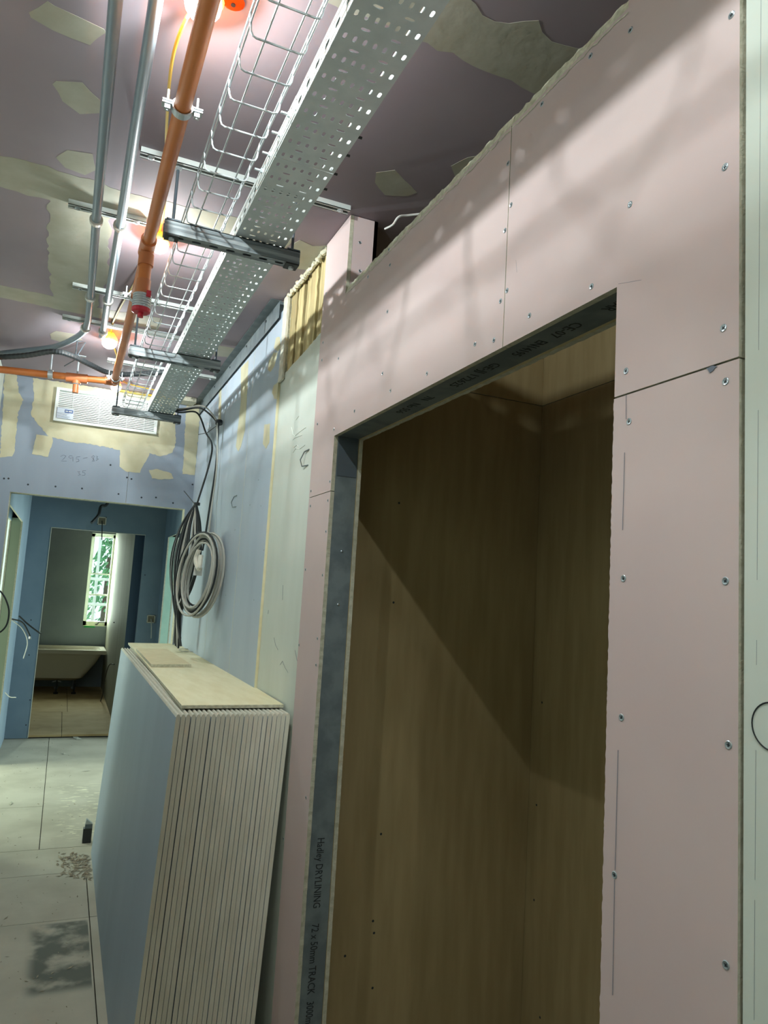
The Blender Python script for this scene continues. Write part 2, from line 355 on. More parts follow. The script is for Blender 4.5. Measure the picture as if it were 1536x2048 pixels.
# white board strip beyond the pink board, with the broken-out hole above it
XV = XW + TB*.9
b_w = board('plasterboard', 'x', XV, [(Y_D+.0015, .004), (2.906, .004), (2.906, 2.50), (2.83, 2.49), (2.6, 2.503), (2.44, 2.515), (Y_D+.0015, 2.52)], WHITEB, ragged=(.02, .002, (0, 1, 6)))
b_w['label'] = 'greenish white board strip with scribbles'
wool = MB()
rows = 14; cols = 12
for i in range(rows+1):
    for j in range(cols+1):
        wool.v.append((XV+.035+random.uniform(-.008, .008)+.012*math.sin(j*2.1), Y_D-.02+(2.95-Y_D+.02)*j/cols, 2.46+(ZC-2.46)*i/rows))
for i in range(rows):
    for j in range(cols):
        a = i*(cols+1)+j; wool.f.append((a, a+1, a+cols+2, a+cols+1)); wool.mi.append(0)
o = wool.build('exposed_core', WOOL, wr); o['label'] = 'rough yellow timber and wool exposed in the broken hole'
TIMB = mat('rough timber', (204, 188, 138), .9, c2=(158, 142, 100), scale=10, stretch=(1, 3, .3), bump=.5, bscale=30)
for y0, y1, dx in ((2.36, 2.415, .004), (2.43, 2.49, .012), (2.50, 2.585, .006), (2.60, 2.66, .014), (2.675, 2.75, .008), (2.76, 2.84, .004)):
    P = rag([(XV+dx, y0, 2.485), (XV+dx, y1, 2.48), (XV+dx, y1, ZC-.004), (XV+dx, y0, ZC-.004)], .03, .006)
    MB().prism(P, (.03, 0, 0)).build('timber_slat', TIMB, wr)
# layered torn board ends and foam around the hole
for k, (x0, t, m) in enumerate(((XW-.002, .009, IVORY), (XW+.0075, .010, GYPW), (XW+.018, .011, GYPW))):
    P = rag([(x0, 2.842+.004*k, 2.46+.008*k), (x0, 2.842+.004*k, ZC-.004), (x0+t, 2.842+.004*k, ZC-.004), (x0+t, 2.842+.004*k, 2.46+.008*k)], .012, .0012)
    MB().prism(P, (0, .06, 0)).build('torn_board_end', m, wr)
foam = MB(); pts = [(XW+.004+random.uniform(-.006, .006), 2.37+.48*i/48, ZC-.010+random.uniform(-.007, .005)) for i in range(49)]
foam.tube(pts, [random.uniform(.005, .012) for _ in pts], 7); o = foam.build('foam_bead', GYPW, wr); o['label'] = 'bead of white filler along the ceiling over the hole'
# lilac boards of the far part
for y0, y1 in ((2.908, 3.40), (3.403, 4.05), (4.053, YE)):
    b = board('plasterboard', 'x', XW+.0005, [(y0, .004), (y1, .004), (y1, ZC-.05), (y0, ZC-.05)], BLUE, edge=BROWNC)
hd = MB(); hd.box((XW-.012, 2.935, ZC-.078), (XW-.0105, YE-.002, ZC-.002)).box((XW-.05, 2.935, ZC-.0035), (XW-.0105, YE-.002, ZC-.002)).box((XW-.0105, 2.935, ZC-.018), (XW+.02, YE-.002, ZC-.002))
o = hd.build('head_track', TRACKM, wr); o['label'] = 'galvanised head track between lilac wall and ceiling'
for y in (3.16, 3.55, 3.95, 4.4, 4.8):
    MB().lathe((XW-.012, y, ZC-.02), (-1, 0, 0), [(0, .006), (.003, .005), (.0035, .001)], 8).build('screw', SCREWD, o)
def wpatch(pts, X=XW+.0005, m=PLAST, amp=.003, step=.03, parent=wr):
    P = [onx(p[0], p[1], X) for p in pts]; P = rag(P, step, amp); k = .0007
    MB().prism([p+Vector((-k, 0, 0)) for p in P], (k+.001, 0, 0)).build('plaster_patch', m, parent)
wpatch([(552,676),(560,674),(562,694),(556,704),(548,696)]); wpatch([(548,705),(556,704),(549,732),(541,744),(536,740),(538,721)])
wpatch([(557,763),(548,770),(544,786),(549,798),(554,798)]); wpatch([(529,849),(540,847),(539,884),(532,898),(526,888)])
wpatch([(482,735),(497,720),(495,777),(490,860),(482,893),(477,903),(472,893),(482,800)]); wpatch([(438,775),(443,771),(442,842),(437,842)], amp=.001)
# nearer white wall, to the right of the pink board
b_n = board('plasterboard', 'x', XW+.003, [(-3, .004), (Y_A-.0025, .004), (Y_A-.0085, ZC-.002), (-3, ZC-.002)], WHITEB, t=.02)
MB().box((XW+.026, -3, 0), (XW+.09, Y_A, ZC)).build('backing', GAPM, wr)
pc = Vector((XW+.0025, onx(1536, 1452, XW+.003).y-.006, onx(1536, 1452, XW+.003).z))
ring = [pc+Vector((0, math.cos(a)*.0265, math.sin(a)*.0265)) for a in [2*math.pi*i/40 for i in range(40)]]
MB().tube(ring, .0009, 5, closed=True).build('marker_circle', INK, b_n)
for y0, y1 in ((0, 700), (820, 1160), (1280, 1330), (1500, 1760), (1800, 2040)):
    a, b = onx(1522-(y0/2048)*14, y0, XW+.0029), onx(1522-(y1/2048)*14, y1, XW+.0029); MB().tube([a, b], .00022, 4).build('pencil_line', PENCIL, b_n)
# screws
scr = MB().lathe((0, 0, 0), (-1, 0, 0), [(0, .0052), (.0004, .0052), (.0010, .0044), (.0004, .0024)], 14)
scr.box((-.0010, -.0022, -.0005), (-.0005, .0022, .0005), 1).box((-.0010, -.0005, -.0022), (-.0005, .0005, .0022), 1)
SCR = scr.mesh('screw', [SCREWM, SCREWD], False)
SCRB = scr.mesh('dark_screw', [SCREWD, SCREWD], False)
def screw(p, parent, s=1., rz=0, name='screw'):
    o = link(name, SCR, parent, p); o.rotation_euler = (random.uniform(0, 3), 0, rz) if rz == 0 else (0, 0, rz); o.scale = (s, s, s); return o
def wall_screws(lst, parent, X=XW):
    for q in lst: screw(onx(q[0], q[1], X), parent)
wall_screws([(1463,30),(1261,60),(1181,112),(1084,208),(1450,334),(1260,409),(1022,410),(1183,573),(1014,581),(1059,631),(1447,656),(1252,742)], b_ur)
wall_screws([(1016,327),(1010,461),(1001,602),(988,680),(950,688),(775,623),(677,717),(854,747),(765,747),(781,781),(646,685),(644,720),(652,587),(736,554),(780,530),(778,499),(635,848),(668,859),(709,822),(660,963),(622,982)], b_ul)
wall_screws([(1451,763),(1258,843),(1247,1157),(1451,1162),(1243,1435),(1457,1490),(1229,1750),(1452,1930)], b_lr, XW+.0008)
wall_screws([(656,1001),(652,1063),(645,1150),(635,1277),(621,1012),(611,1139),(632,1330),(598,1290),(612,1595),(567,1677)], b_ll)
for q in ((720,485),(720,542)): screw(ony(q[0], q[1], 2.127), rt, 1, math.pi/2)
for q in ((517,960),(500,1010),(470,1060),(455,1140),(452,1190),(522,1012),(528,1100),(508,1200)): screw(onx(q[0], q[1], XW+.0005), wr, .8)
# bent wire tie poking out of the white strip, one more on the lilac board
for q, X, s in (((612,918),XV,1.), ((470,1004),XW,1.)):
    p = onx(q[0], q[1], X-.001); pts = [p+Vector((0, -.03, .03))*s, p+Vector((-.004, .012, .028))*s, p+Vector((-.012, .03, .0))*s, p+Vector((-.006, .024, -.024))*s, p+Vector((.001, -.03, -.026))*s]
    MB().tube(pts, .0024, 6).build('wire_tie', TRACKM, wr)
# scribbles on the white strip
for q in ([(585,868),(590,872),(596,867),(602,862),(612,855)], [(586,880),(590,876),(604,870)], [(588,895),(594,890),(597,893)], [(586,905),(592,897),(600,898),(610,890)], [(583,855),(586,868)], [(592,840),(598,832)]):
    MB().tube([onx(a, b, XV-.0004) for a, b in q], .0011, 4).build('chalk_mark', CHALK, b_w)
for q in ([(548,1275),(551,1290),(556,1300)], [(560,1330),(565,1322),(570,1335),(576,1345)], [(566,1170),(565,1200)], [(537,1220),(536,1228)], [(590,1300),(596,1330)]):
    MB().tube([onx(a, b, XV-.0003) for a, b in q], .0007, 4).build('pencil_line', PENCIL, b_w)
# pencil lines on the pink boards
for q, par in (([(1237,568),(1283,560)], b_ur), ([(1252,790),(1252,838)], b_lr), ([(1249,905),(1245,1060)], b_lr), ([(1236,1500),(1230,1740)], b_lr), ([(1229,1760),(1225,1990)], b_lr), ([(1032,520),(1034,545)], b_ur)):
    MB().tube([onx(a, b, XW+.0002) for a, b in q], .00045, 4).build('pencil_line', PENCIL, par)
for q in ([(1411,736),(1422,732),(1434,733),(1426,741),(1419,746)],):
    P = rag([onx(a, b, XW-.0003) for a, b in q], .003, .0012); MB().prism(P, (.001, 0, 0)).build('torn_paper', PENCIL, b_ur)

# ================================================================== RECESS behind the opening
rf = struct('wall_recess_far', 'brown far wall inside the recess')
for z0, z1 in ((.004, 2.398), (2.401, ZC-.002)): board('plasterboard', 'y', YF, [(xs1, z0), (XB-.0015, z0), (XB-.0015, z1), (xs1, z1)], BROWN, parent=rf)
rb = struct('wall_recess_back', 'brown back wall inside the recess')
for z0, z1 in ((.004, 2.398), (2.401, ZC-.002)): board('plasterboard', 'x', XB, [(.2, z0), (YF+.0125, z0), (YF+.0125, z1), (.2, z1)], BROWN, parent=rb)
rn = struct('wall_recess_near', 'brown near wall inside the recess')
board('plasterboard', 'y', .33, [(XI, .004), (XB, .004), (XB, ZC-.002), (XI, ZC-.002)], BROWN, t=-.0125, parent=rn)
MB().box((xs1, YF+.0128, 0), (XB+.06, YF+.05, ZC-.001)).build('core_backing', GAPM, rf); MB().box((XB+.0128, .2, 0), (XB+.06, YF+.0128, ZC-.001)).build('core_backing', GAPM, rb)  # unseen solid boxes added behind the recess boards to stop light leaking through seams
for q in ((787,1205),(762,1668),(746,1842),(748,1866),(690,1912),(745,1976),(798,1006)):
    screw(ony(q[0], q[1], YF), rf, .8, math.pi/2).data = SCRB
for q in ((1084,1405),(1073,1610),(1068,1800),(1080,2035)): screw(onx(q[0], q[1], XB), rb, .8).data = SCRB
cb = MB().tube(smooth_path([onz(770,458,2.72), onz(785,450,2.72), onz(797,434,2.74), onz(815,431,2.76), (onz(850,427,2.78))]), .0035, 6).build('loose_cable', CLIPW)
tag(cb, 'short pale cable hanging above the bulkhead near the ceiling', 'cable')

# ================================================================== LEFT WALL and the back of the corridor
wl = struct('wall_left', 'left corridor wall of white boards')
for y0, y1 in ((-3, -.6), (-.597, 1.8), (1.803, 4.2), (4.203, YE)): board('plasterboard', 'x', XL, [(y0, .004), (y1, .004), (y1, ZC-.002), (y0, ZC-.002)], WHITEB, t=-.0125, parent=wl)
wb = struct('wall_back', 'board wall behind the viewer')
board('plasterboard', 'y', -3, [(XL, .004), (XW, .004), (XW, ZC-.002), (XL, ZC-.002)], WHITEB, t=-.0125, parent=wb)

# ================================================================== END WALL with the first doorway
DX0, DX1, DZ = -.352, .690, 2.103
we = struct('wall_end', 'lilac end wall over the first doorway')
def ebrd(pts, y, t, m=BLUEE, par=we, ragged=(.02, .0015)): return board('plasterboard', 'y', y, pts, m, t=t, edge=GYPW, parent=par, ragged=ragged)
SJ = onz(254, 960, 0)  # unused height, joint column below
xj = ony(256, 960, YE).x
e1 = ebrd([(XL, .004), (DX0, .004), (DX0, DZ), (xj-.001, DZ), (xj-.001, ZC-.002), (XL, ZC-.002)], YE, .0125, ragged=None)
e2 = ebrd([(DX1, .004), (XW+.02, .004), (XW+.02, ZC-.002), (xj+.001, ZC-.002), (xj+.001, DZ), (DX1, DZ)], YE, .0125, ragged=None)
MB().prism([(XL, YE+.013, .004), (DX0+.002, YE+.013, .004), (DX0+.002, YE+.013, DZ+.002), (DX1-.002, YE+.013, DZ+.002), (DX1-.002, YE+.013, .004), (XW+.3, YE+.013, .004), (XW+.3, YE+.013, ZC-.002), (XL, YE+.013, ZC-.002)], (0, .074, 0)).build('core_backing', GYPW, we)
ebrd([(-.6, .004), (DX0, .004), (DX0, DZ), (DX1, DZ), (DX1, .004), (1.1, .004), (1.1, ZC-.002), (-.6, ZC-.002)], YE+.088, .0125, TEAL, ragged=None)
def epatch(pts, m=PLAST, amp=.004, step=.012, k=.0008):
    P = [ony(p[0], p[1], YE) for p in pts]
    for p in P: p.z = min(p.z, ZC-.003); p.x = max(min(p.x, XW-.002), XL+.001)
    P = rag(P, step, amp); MB().prism([p+Vector((0, -k, 0)) for p in P], (0, k+.001, 0)).build('plaster_patch', m, we)
epatch([(0,740),(34,745),(37,785),(47,800),(37,822),(33,855),(30,900),(24,913),(0,915)])
epatch([(66,755),(68,790),(62,829),(73,844),(95,871),(107,875),(133,882),(184,889),(240,900),(239,933),(255,944),(280,946),(287,930),(299,906),(321,913),(345,905),(352,885),(350,845),(352,790)], k=.0006)
epatch([(73,869),(104,873),(106,882),(96,914),(64,908)], k=.0012, amp=.002)
epatch([(373,805),(412,800),(408,870),(402,952),(365,948),(368,900)], amp=.003)
epatch([(298,940),(315,938),(343,947),(347,957),(325,959),(304,957)], k=.0012, amp=.003)
for q in ((8,957),(17,957),(56,969),(111,973),(164,977),(221,930),(254,955),(263,958),(237,988),(283,995),(312,995),(346,1006),(385,969)): 
    o = link('screw', SCRB, we, ony(q[0], q[1], YE)); o.rotation_euler = (0, 0, math.pi/2); o.scale = (1.1,)*3
for q in ([(121,913),(127,910),(132,912),(128,917),(122,922),(133,922)], [(145,912),(140,911),(137,914),(141,917),(146,914),(146,923)], [(160,913),(153,914),(152,918),(157,918),(158,922),(152,924)], [(166,917),(175,915)],
          [(187,911),(183,914),(188,918),(184,922),(189,922),(186,917),(189,913),(187,911)], [(192,912),(196,913),(193,916),(197,918),(192,921)], [(155,943),(160,943),(157,946),(161,949),(156,951)], [(172,941),(165,942),(165,945),(170,946),(170,950),(164,951)]):
    MB().tube([ony(a, b, YE-.0003) for a, b in q], .0011, 4).build('pencil_line', PENCIL, we)
# transfer grille
gr = thing('air_grille', 'white slatted air grille with a sticker above the doorway', 'grille')
gx0, gx1, gz0, gz1 = -.160, .462, 2.575, 2.79
fr = MB(); yk = YE-.014
for a, b in (((gx0, yk, gz0), (gx1, YE-.0005, gz0+.016)), ((gx0, yk, gz1-.016), (gx1, YE-.0005, gz1)), ((gx0, yk, gz0+.016), (gx0+.018, YE-.0005, gz1-.016)), ((gx1-.018, yk, gz0+.016), (gx1, YE-.0005, gz1-.016))): fr.box(a, b)
fr.build('frame', GRILLE, gr); MB().box((gx0+.018, YE-.004, gz0+.016), (gx1-.018, YE-.0008, gz1-.016)).build('back_panel', mat('grille shade', (150, 156, 150), .6), gr)  # back panel greyed to paint the shade in the gaps between slats
nsl = 15
for i in range(nsl):
    z = gz0+.020+(gz1-gz0-.044)*(i+.5)/nsl
    MB().prism([(gx0+.018, yk+.001, z-.005), (gx0+.018, yk+.0026, z-.005), (gx0+.018, YE-.004, z+.0035), (gx0+.018, YE-.006, z+.0042)], (gx1-gx0-.036, 0, 0)).build('slat', GRILLE, gr)
for q in (-.06, .1, .27, .38): MB().box((q, yk+.002, gz0+.016), (q+.003, YE-.004, gz1-.016)).build('mullion', GRILLE, gr)
st = MB().box((-.146, yk-.0012, 2.594), (-.048, yk, 2.662)).build('sticker', STICKER, gr)
MB().box((-.100, yk-.0018, 2.634), (-.052, yk-.001, 2.653)).build('sticker_band', STICKB, st)
for a, b in ((-.096, -.081), (-.077, -.056)): MB().box((a, yk-.0021, 2.640), (b, yk-.0017, 2.647)).build('sticker_mark', CHALK, st)
for i in range(5): MB().box((-.142, yk-.0016, 2.600+.007*i), (-.142+random.uniform(.05, .075), yk-.001, 2.6018+.007*i)).build('sticker_line', PENCIL, st)
MB().box((-.146, yk-.0016, 2.594), (-.144, yk-.001, 2.662)).build('sticker_border', INK, st)

# ================================================================== LOBBY beyond the first doorway, side rooms, second wall
XLL, XLR = -.378, .958
ll = struct('wall_lobby_left', 'lobby left wall with a side opening')
LB = mat('daylit lobby board', (176, 196, 210), .6, c2=(166, 186, 202), scale=4)  # paler than the other lobby boards: side-room daylight put into the colour
board('plasterboard', 'x', XLL, [(5.052, .004), (5.075, .004), (5.075, 2.07), (7.12, 2.07), (7.12, .004), (Y2, .004), (Y2, ZC-.002), (5.052, ZC-.002)], LB, t=-.0125, parent=ll)
MB().box((XLL-.0128, 7.121, .004), (XLL-.088, 7.18, 2.10)).build('steel_stud', mat('greenish stud', (150, 160, 138), .5, .3), ll)
board('plasterboard', 'x', XLL-.09, [(5.052, .004), (5.075, .004), (5.075, 2.07), (7.12, 2.07), (7.12, .004), (Y2, .004), (Y2, ZC-.002), (5.052, ZC-.002)], LB, t=-.0125, parent=ll)
lr = struct('wall_lobby_right', 'lobby right wall with a side opening')
board('plasterboard', 'x', XLR, [(5.06, .004), (6.0, .004), (6.0, 2.09), (7.9, 2.09), (7.9, .004), (Y2, .004), (Y2, ZC-.002), (5.06, ZC-.002)], TEAL, t=.0125, parent=lr)
MB().box((XLR+.0128, 7.9, .004), (XLR+.088, Y2, 2.10)).build('jamb_lining', mat('pale green lining', (176, 206, 190), .6, c2=(160, 196, 182), scale=8), lr)
board('plasterboard', 'x', XLR+.09, [(5.06, .004), (6.0, .004), (6.0, 2.09), (7.9, 2.09), (7.9, .004), (Y2, .004), (Y2, ZC-.002), (5.06, ZC-.002)], TEAL, t=.0125, parent=lr)
w2 = struct('wall_second', 'blue grey second wall with the bathroom doorway')
EX0, EX1, EZ = -.167, .757, 2.110
board('plasterboard', 'y', Y2, [(XLL-.09, .004), (EX0, .004), (EX0, EZ), (EX1, EZ), (EX1, .004), (XLR+.09, .004), (XLR+.09, ZC-.002), (XLL-.09, ZC-.002)], TEAL, t=.0125, edge=IVORY, parent=w2)
MB().prism([(XLL-.1, Y2+.013, .004), (EX0-.001, Y2+.013, .004), (EX0-.001, Y2+.013, EZ+.001), (EX1+.001, Y2+.013, EZ+.001), (EX1+.001, Y2+.013, .004), (XLR+.1, Y2+.013, .004), (XLR+.1, Y2+.013, ZC-.002), (XLL-.1, Y2+.013, ZC-.002)], (0, .07, 0)).build('core_backing', TEAL, w2)
MB().tube(smooth_path([(EX0-.0005, Y2-.001, .01), (EX0-.0005, Y2-.001, EZ)], 1), .004, 6).build('corner_bead', IVORY, w2)
MB().tube([(EX0, Y2-.001, EZ+.001), (EX1, Y2-.001, EZ+.001)], .0035, 6).build('corner_bead', IVORY, w2)
for q in ((228,1245),(62,1240),(58,1310),(60,1400),(52,1450),(290,1150)):
    o = link('screw', SCRB, w2, ony(q[0], q[1], Y2)); o.rotation_euler = (0, 0, math.pi/2); o.scale = (1.2,)*3
# side rooms with their windows
def room(side, x0, x1, y0, y1, wy0, wy1, wz0, wz1, nwin):
    """wall at x1 (outer) holds the window; end walls at y0 and y1"""
    sgn = 1 if x1 > x0 else -1
    wo = struct('wall_%s_room' % side, 'outer wall of the %s side room' % side)
    board('plasterboard', 'x', x1, [(y0, .004), (y1, .004), (y1, ZC-.002), (y0, ZC-.002), (y0, wz0), (wy0, wz0), (wy0, wz1), (wy1, wz1), (wy1, wz0), (y0, wz0-.0005)], WHITEB, t=.1*sgn, parent=wo)
    for nm, yy, t in (('near', y0, -.0125), ('far', y1, .0125)):
        s = struct('wall_%s_room_%s' % (side, nm), '%s end wall of the %s side room' % (nm, side))
        board('plasterboard', 'y', yy, [(min(x0, x1), .004), (max(x0, x1), .004), (max(x0, x1), ZC-.002), (min(x0, x1), ZC-.002)], WHITEB, t=t, parent=s)
    wn = struct('window_%d' % nwin, 'window of the %s side room' % side)
    fr = MB(); xa, xb = x1+.02*sgn, x1+.06*sgn; xa, xb = min(xa, xb), max(xa, xb)
    for a, b in (((xa, wy0, wz0), (xb, wy1, wz0+.05)), ((xa, wy0, wz1-.05), (xb, wy1, wz1)), ((xa, wy0, wz0), (xb, wy0+.05, wz1)), ((xa, wy1-.05, wz0), (xb, wy1, wz1))): fr.box(a, b)
    fr.build('window_frame', GRILLE, wn)
room('west', -.48, -2.2, 5.06, 8.25, 6.6, 8.0, .95, 2.25, 2)
room('east', 1.06, 3.6, 5.06, 8.25, 6.2, 7.6, .95, 2.25, 3)

# ================================================================== BATHROOM
YB = 11.78; BXR = .662
bw = struct('wall_bathroom_back', 'grey green wall behind the bathtub')
WX0, WX1, WZ0, WZ1 = .325, BXR, .925, 2.30
board('plasterboard', 'y', YB, [(-1.3, .034), (BXR, .034), (BXR, WZ0), (WX0, WZ0), (WX0, WZ1), (BXR, WZ1), (BXR, ZC-.002), (-1.3, ZC-.002)], BATHWALL, t=.0125, parent=bw)
MB().box((-1.3, YB+.013, .034), (WX0, YB+.11, ZC-.002)).build('outer_leaf', WHITEB, bw)
MB().box((WX0, YB+.013, .034), (1.5, YB+.11, WZ0)).build('outer_leaf', mat('window board', (196, 190, 120), .6), bw)
MB().box((WX0, YB+.013, WZ1), (1.5, YB+.11, ZC-.002)).build('outer_leaf', WHITEB, bw)
br = struct('wall_bathroom_right', 'right bathroom wall catching the window light')
BEIGE = mat('beige bathroom board', (158, 156, 134), .7, c2=(146, 144, 124), scale=4, stretch=(1, 1, .3))
NAVY = mat('shade-darkened blue board', (52, 72, 92), .7)  # partition end lying in shade, the shade painted as dark blue
board('plasterboard', 'x', BXR, [(Y2+.125, .034), (YB-.001, .034), (YB-.001, ZC-.002), (Y2+.125, ZC-.002)], BEIGE, t=.0125, parent=br)
MB().box((BXR, YB, .034), (BXR+.02, YB+.11, ZC-.002)).build('window_reveal', BEIGE, br)
board('plasterboard', 'y', Y2+.124, [(BXR+.001, .034), (1.4, .034), (1.4, ZC-.002), (BXR+.001, ZC-.002)], NAVY, t=.0125, parent=br)
bl = struct('wall_bathroom_left', 'left bathroom wall')
board('plasterboard', 'x', -1.3, [(Y2+.085, .034), (YB, .034), (YB, ZC-.002), (Y2+.085, ZC-.002)], BATHWALL, t=-.0125, parent=bl)
wn = struct('window_1', 'bright bathroom window with white frame')
WF = GRILLE
fy0, fy1 = YB+.06, YB+.10
for a, b, nm in (((WX0, fy0, WZ0), (WX0+.045, fy1, WZ1), 'window_frame'), ((BXR-.03, fy0, WZ0), (BXR, fy1, WZ1), 'window_frame'), ((WX0, fy0, WZ1-.05), (BXR, fy1, WZ1), 'window_frame'), ((WX0, fy0, WZ0), (BXR, fy1, WZ0+.06), 'window_frame'),
                 ((WX0+.045, fy0+.01, 1.685), (BXR-.03, fy1-.01, 1.705), 'glazing_bar'), ((WX0+.045, fy0+.01, 1.37), (BXR-.03, fy1-.01, 1.395), 'glazing_bar')):
    MB().box(a, b).build(nm, WF, wn)
GL = bpy.data.materials.new('window glass'); GL.use_nodes = True; nt = GL.node_tree; nt.nodes.clear()
tp = nt.nodes.new('ShaderNodeBsdfTransparent'); gy = nt.nodes.new('ShaderNodeBsdfGlossy'); gy.inputs['Roughness'].default_value = .02; ms = nt.nodes.new('ShaderNodeMixShader'); ms.inputs[0].default_value = .06; oo = nt.nodes.new('ShaderNodeOutputMaterial'); tp.inputs[0].default_value = (.93, .98, .94, 1)
nt.links.new(tp.outputs[0], ms.inputs[1]); nt.links.new(gy.outputs[0], ms.inputs[2]); nt.links.new(ms.outputs[0], oo.inputs[0])
for z0, z1 in ((WZ0+.06, 1.37), (1.395, 1.685), (1.705, WZ1-.05)):
    MB().box((WX0+.045, fy0+.018, z0), (BXR-.03, fy0+.022, z1)).build('pane', GL, wn)
GREENT = mat('green tape', (70, 190, 110), .6)
tag(MB().box((WX0+.02, YB-.003, WZ0-.03), (WX0+.17, YB-.001, WZ0-.004)).build('masking_tape', GREENT), 'strip of green tape under the bathroom window', 'tape')
hl = thing('window_handle', 'dark curled handle on the bathroom window sill', 'handle')
MB().tube(smooth_path([(.50, YB+.05, WZ0+.015), (.53, YB+.045, WZ0+.02), (.55, YB+.045, WZ0+.05), (.60, YB+.045, WZ0+.055), (.655, YB+.045, WZ0+.055)], 4), .007, 6).build('lever', BOLT, hl)
# bathtub: a tapering shell under a rolled rim
bt = thing('bathtub', 'cream bathtub on short feet under the bathroom window', 'bathtub')
ty0, ty1, tx0, tx1, tz = 10.98, 11.72, -1.0, .648, .632
def rring(x0, x1, y0, y1, z, r, n=6):
    out = []
    for cx, cy, a0 in ((x1-r, y1-r, 0), (x0+r, y1-r, 90), (x0+r, y0+r, 180), (x1-r, y0+r, 270)):
        for i in range(n+1): a = math.radians(a0+90*i/n); out.append((cx+r*math.cos(a), cy+r*math.sin(a), z))
    return out
def loft(rings, mb=None):
    mb = mb or MB(); n = len(rings[0]); o = len(mb.v)
    for r in rings: mb.v += r
    for i in range(len(rings)-1):
        for k in range(n): mb.f.append((o+i*n+k, o+i*n+(k+1) % n, o+(i+1)*n+(k+1) % n, o+(i+1)*n+k)); mb.mi.append(0)
    mb.f.append(tuple(o+k for k in range(n-1, -1, -1))); mb.mi.append(0)
    mb.f.append(tuple(o+(len(rings)-1)*n+k for k in range(n))); mb.mi.append(0)
    return mb
loft([rring(tx0+.25, tx1-.35, ty0+.14, ty1-.14, .205, .10), rring(tx0+.2, tx1-.27, ty0+.07, ty1-.07, .245, .10), rring(tx0+.12, tx1-.12, ty0+.04, ty1-.04, .45, .10), rring(tx0+.05, tx1-.05, ty0+.03, ty1-.03, .585, .09)]).build('tub_shell', BATHW, bt, True)
loft([rring(tx0, tx1, ty0, ty1, tz-.055, .03), rring(tx0, tx1, ty0, ty1, tz-.006, .03), rring(tx0+.006, tx1-.006, ty0+.006, ty1-.006, tz, .03), rring(tx0+.07, tx1-.07, ty0+.06, ty1-.06, tz, .10), rring(tx0+.09, tx1-.09, ty0+.08, ty1-.08, tz-.03, .10), rring(tx0+.25, tx1-.3, ty0+.15, ty1-.15, .26, .10)]).build('rim', BATHW, bt, True)
for x in (-.6, .055, .28):
    for y in (ty0+.09, ty1-.12): MB().cyl((x, y, .0305), (x, y, .215), .012, 8).lathe((x, y, .0305), (0, 0, 1), [(0, .03), (.02, .03), (.03, .012)], 10).build('foot', BOLT if y < 11.4 else ZINC, bt)
MB().tube([(.0, ty0+.09, .19), (.055, ty0+.09, .205), (.11, ty0+.09, .19)], .008, 6).build('cradle', ZINC, bt)
cbt = MB().tube(smooth_path([(BXR-.010, 9.35, .62), (BXR-.05, 9.6, .58), (BXR-.06, 10.0, .36), (BXR-.05, 10.3, .12), (BXR-.06, 10.4, .034)]), .006, 6).build('waste_cable', BLACK)
tag(cbt, 'black cable curving down the bathroom wall beside the bathtub', 'cable')

# back boxes with their tails on the second wall, cable tail above the door
def back_box(px_, label):
    c = ony(px_[0], px_[1], Y2); t = thing('socket_box', label, 'socket box', 'open boxes on the second wall'); s = .042
    mb = MB()
    for a, b in (((-s, -s), (s, -s+.009)), ((-s, s-.009), (s, s)), ((-s, -s), (-s+.009, s)), ((s-.009, -s), (s, s))): mb.box((c.x+a[0], Y2-.008, c.z+a[1]), (c.x+b[0], Y2-.0005, c.z+b[1]))
    mb.build('rim', IVORY, t); MB().box((c.x-.033, Y2-.003, c.z-.033), (c.x+.033, Y2-.0004, c.z+.033)).build('back', mat('box back', (128, 120, 100), .8), t)
    MB().tube(smooth_path([(c.x, Y2-.004, c.z-.0), (c.x+.004, Y2-.05, c.z-.05), (c.x+.01, Y2-.06, c.z-.13), (c.x+.015, Y2-.05, c.z-.2)]), .005, 6).build('cable_tail', CABLEG if px_[1] > 1100 else BLACK, t)
back_box((204,1042), 'white rimmed socket box above the bathroom doorway')
back_box((302,1238), 'white rimmed socket box right of the bathroom doorway')
p = ony(214,1010,7.2)
tag(MB().tube(smooth_path([(p.x+.02, 7.2, ZC-.002), (p.x+.01, 7.2, p.z+.05), (p.x-.05, 7.18, p.z-.02), (ony(197,1030,7.15).x, 7.15, ony(197,1030,7.15).z), (ony(183,1046,7.1).x, 7.1, ony(183,1046,7.1).z)]), .014, 7).build('hanging_cable', BLACK), 'thick black cable end hanging from the lobby ceiling', 'cable')

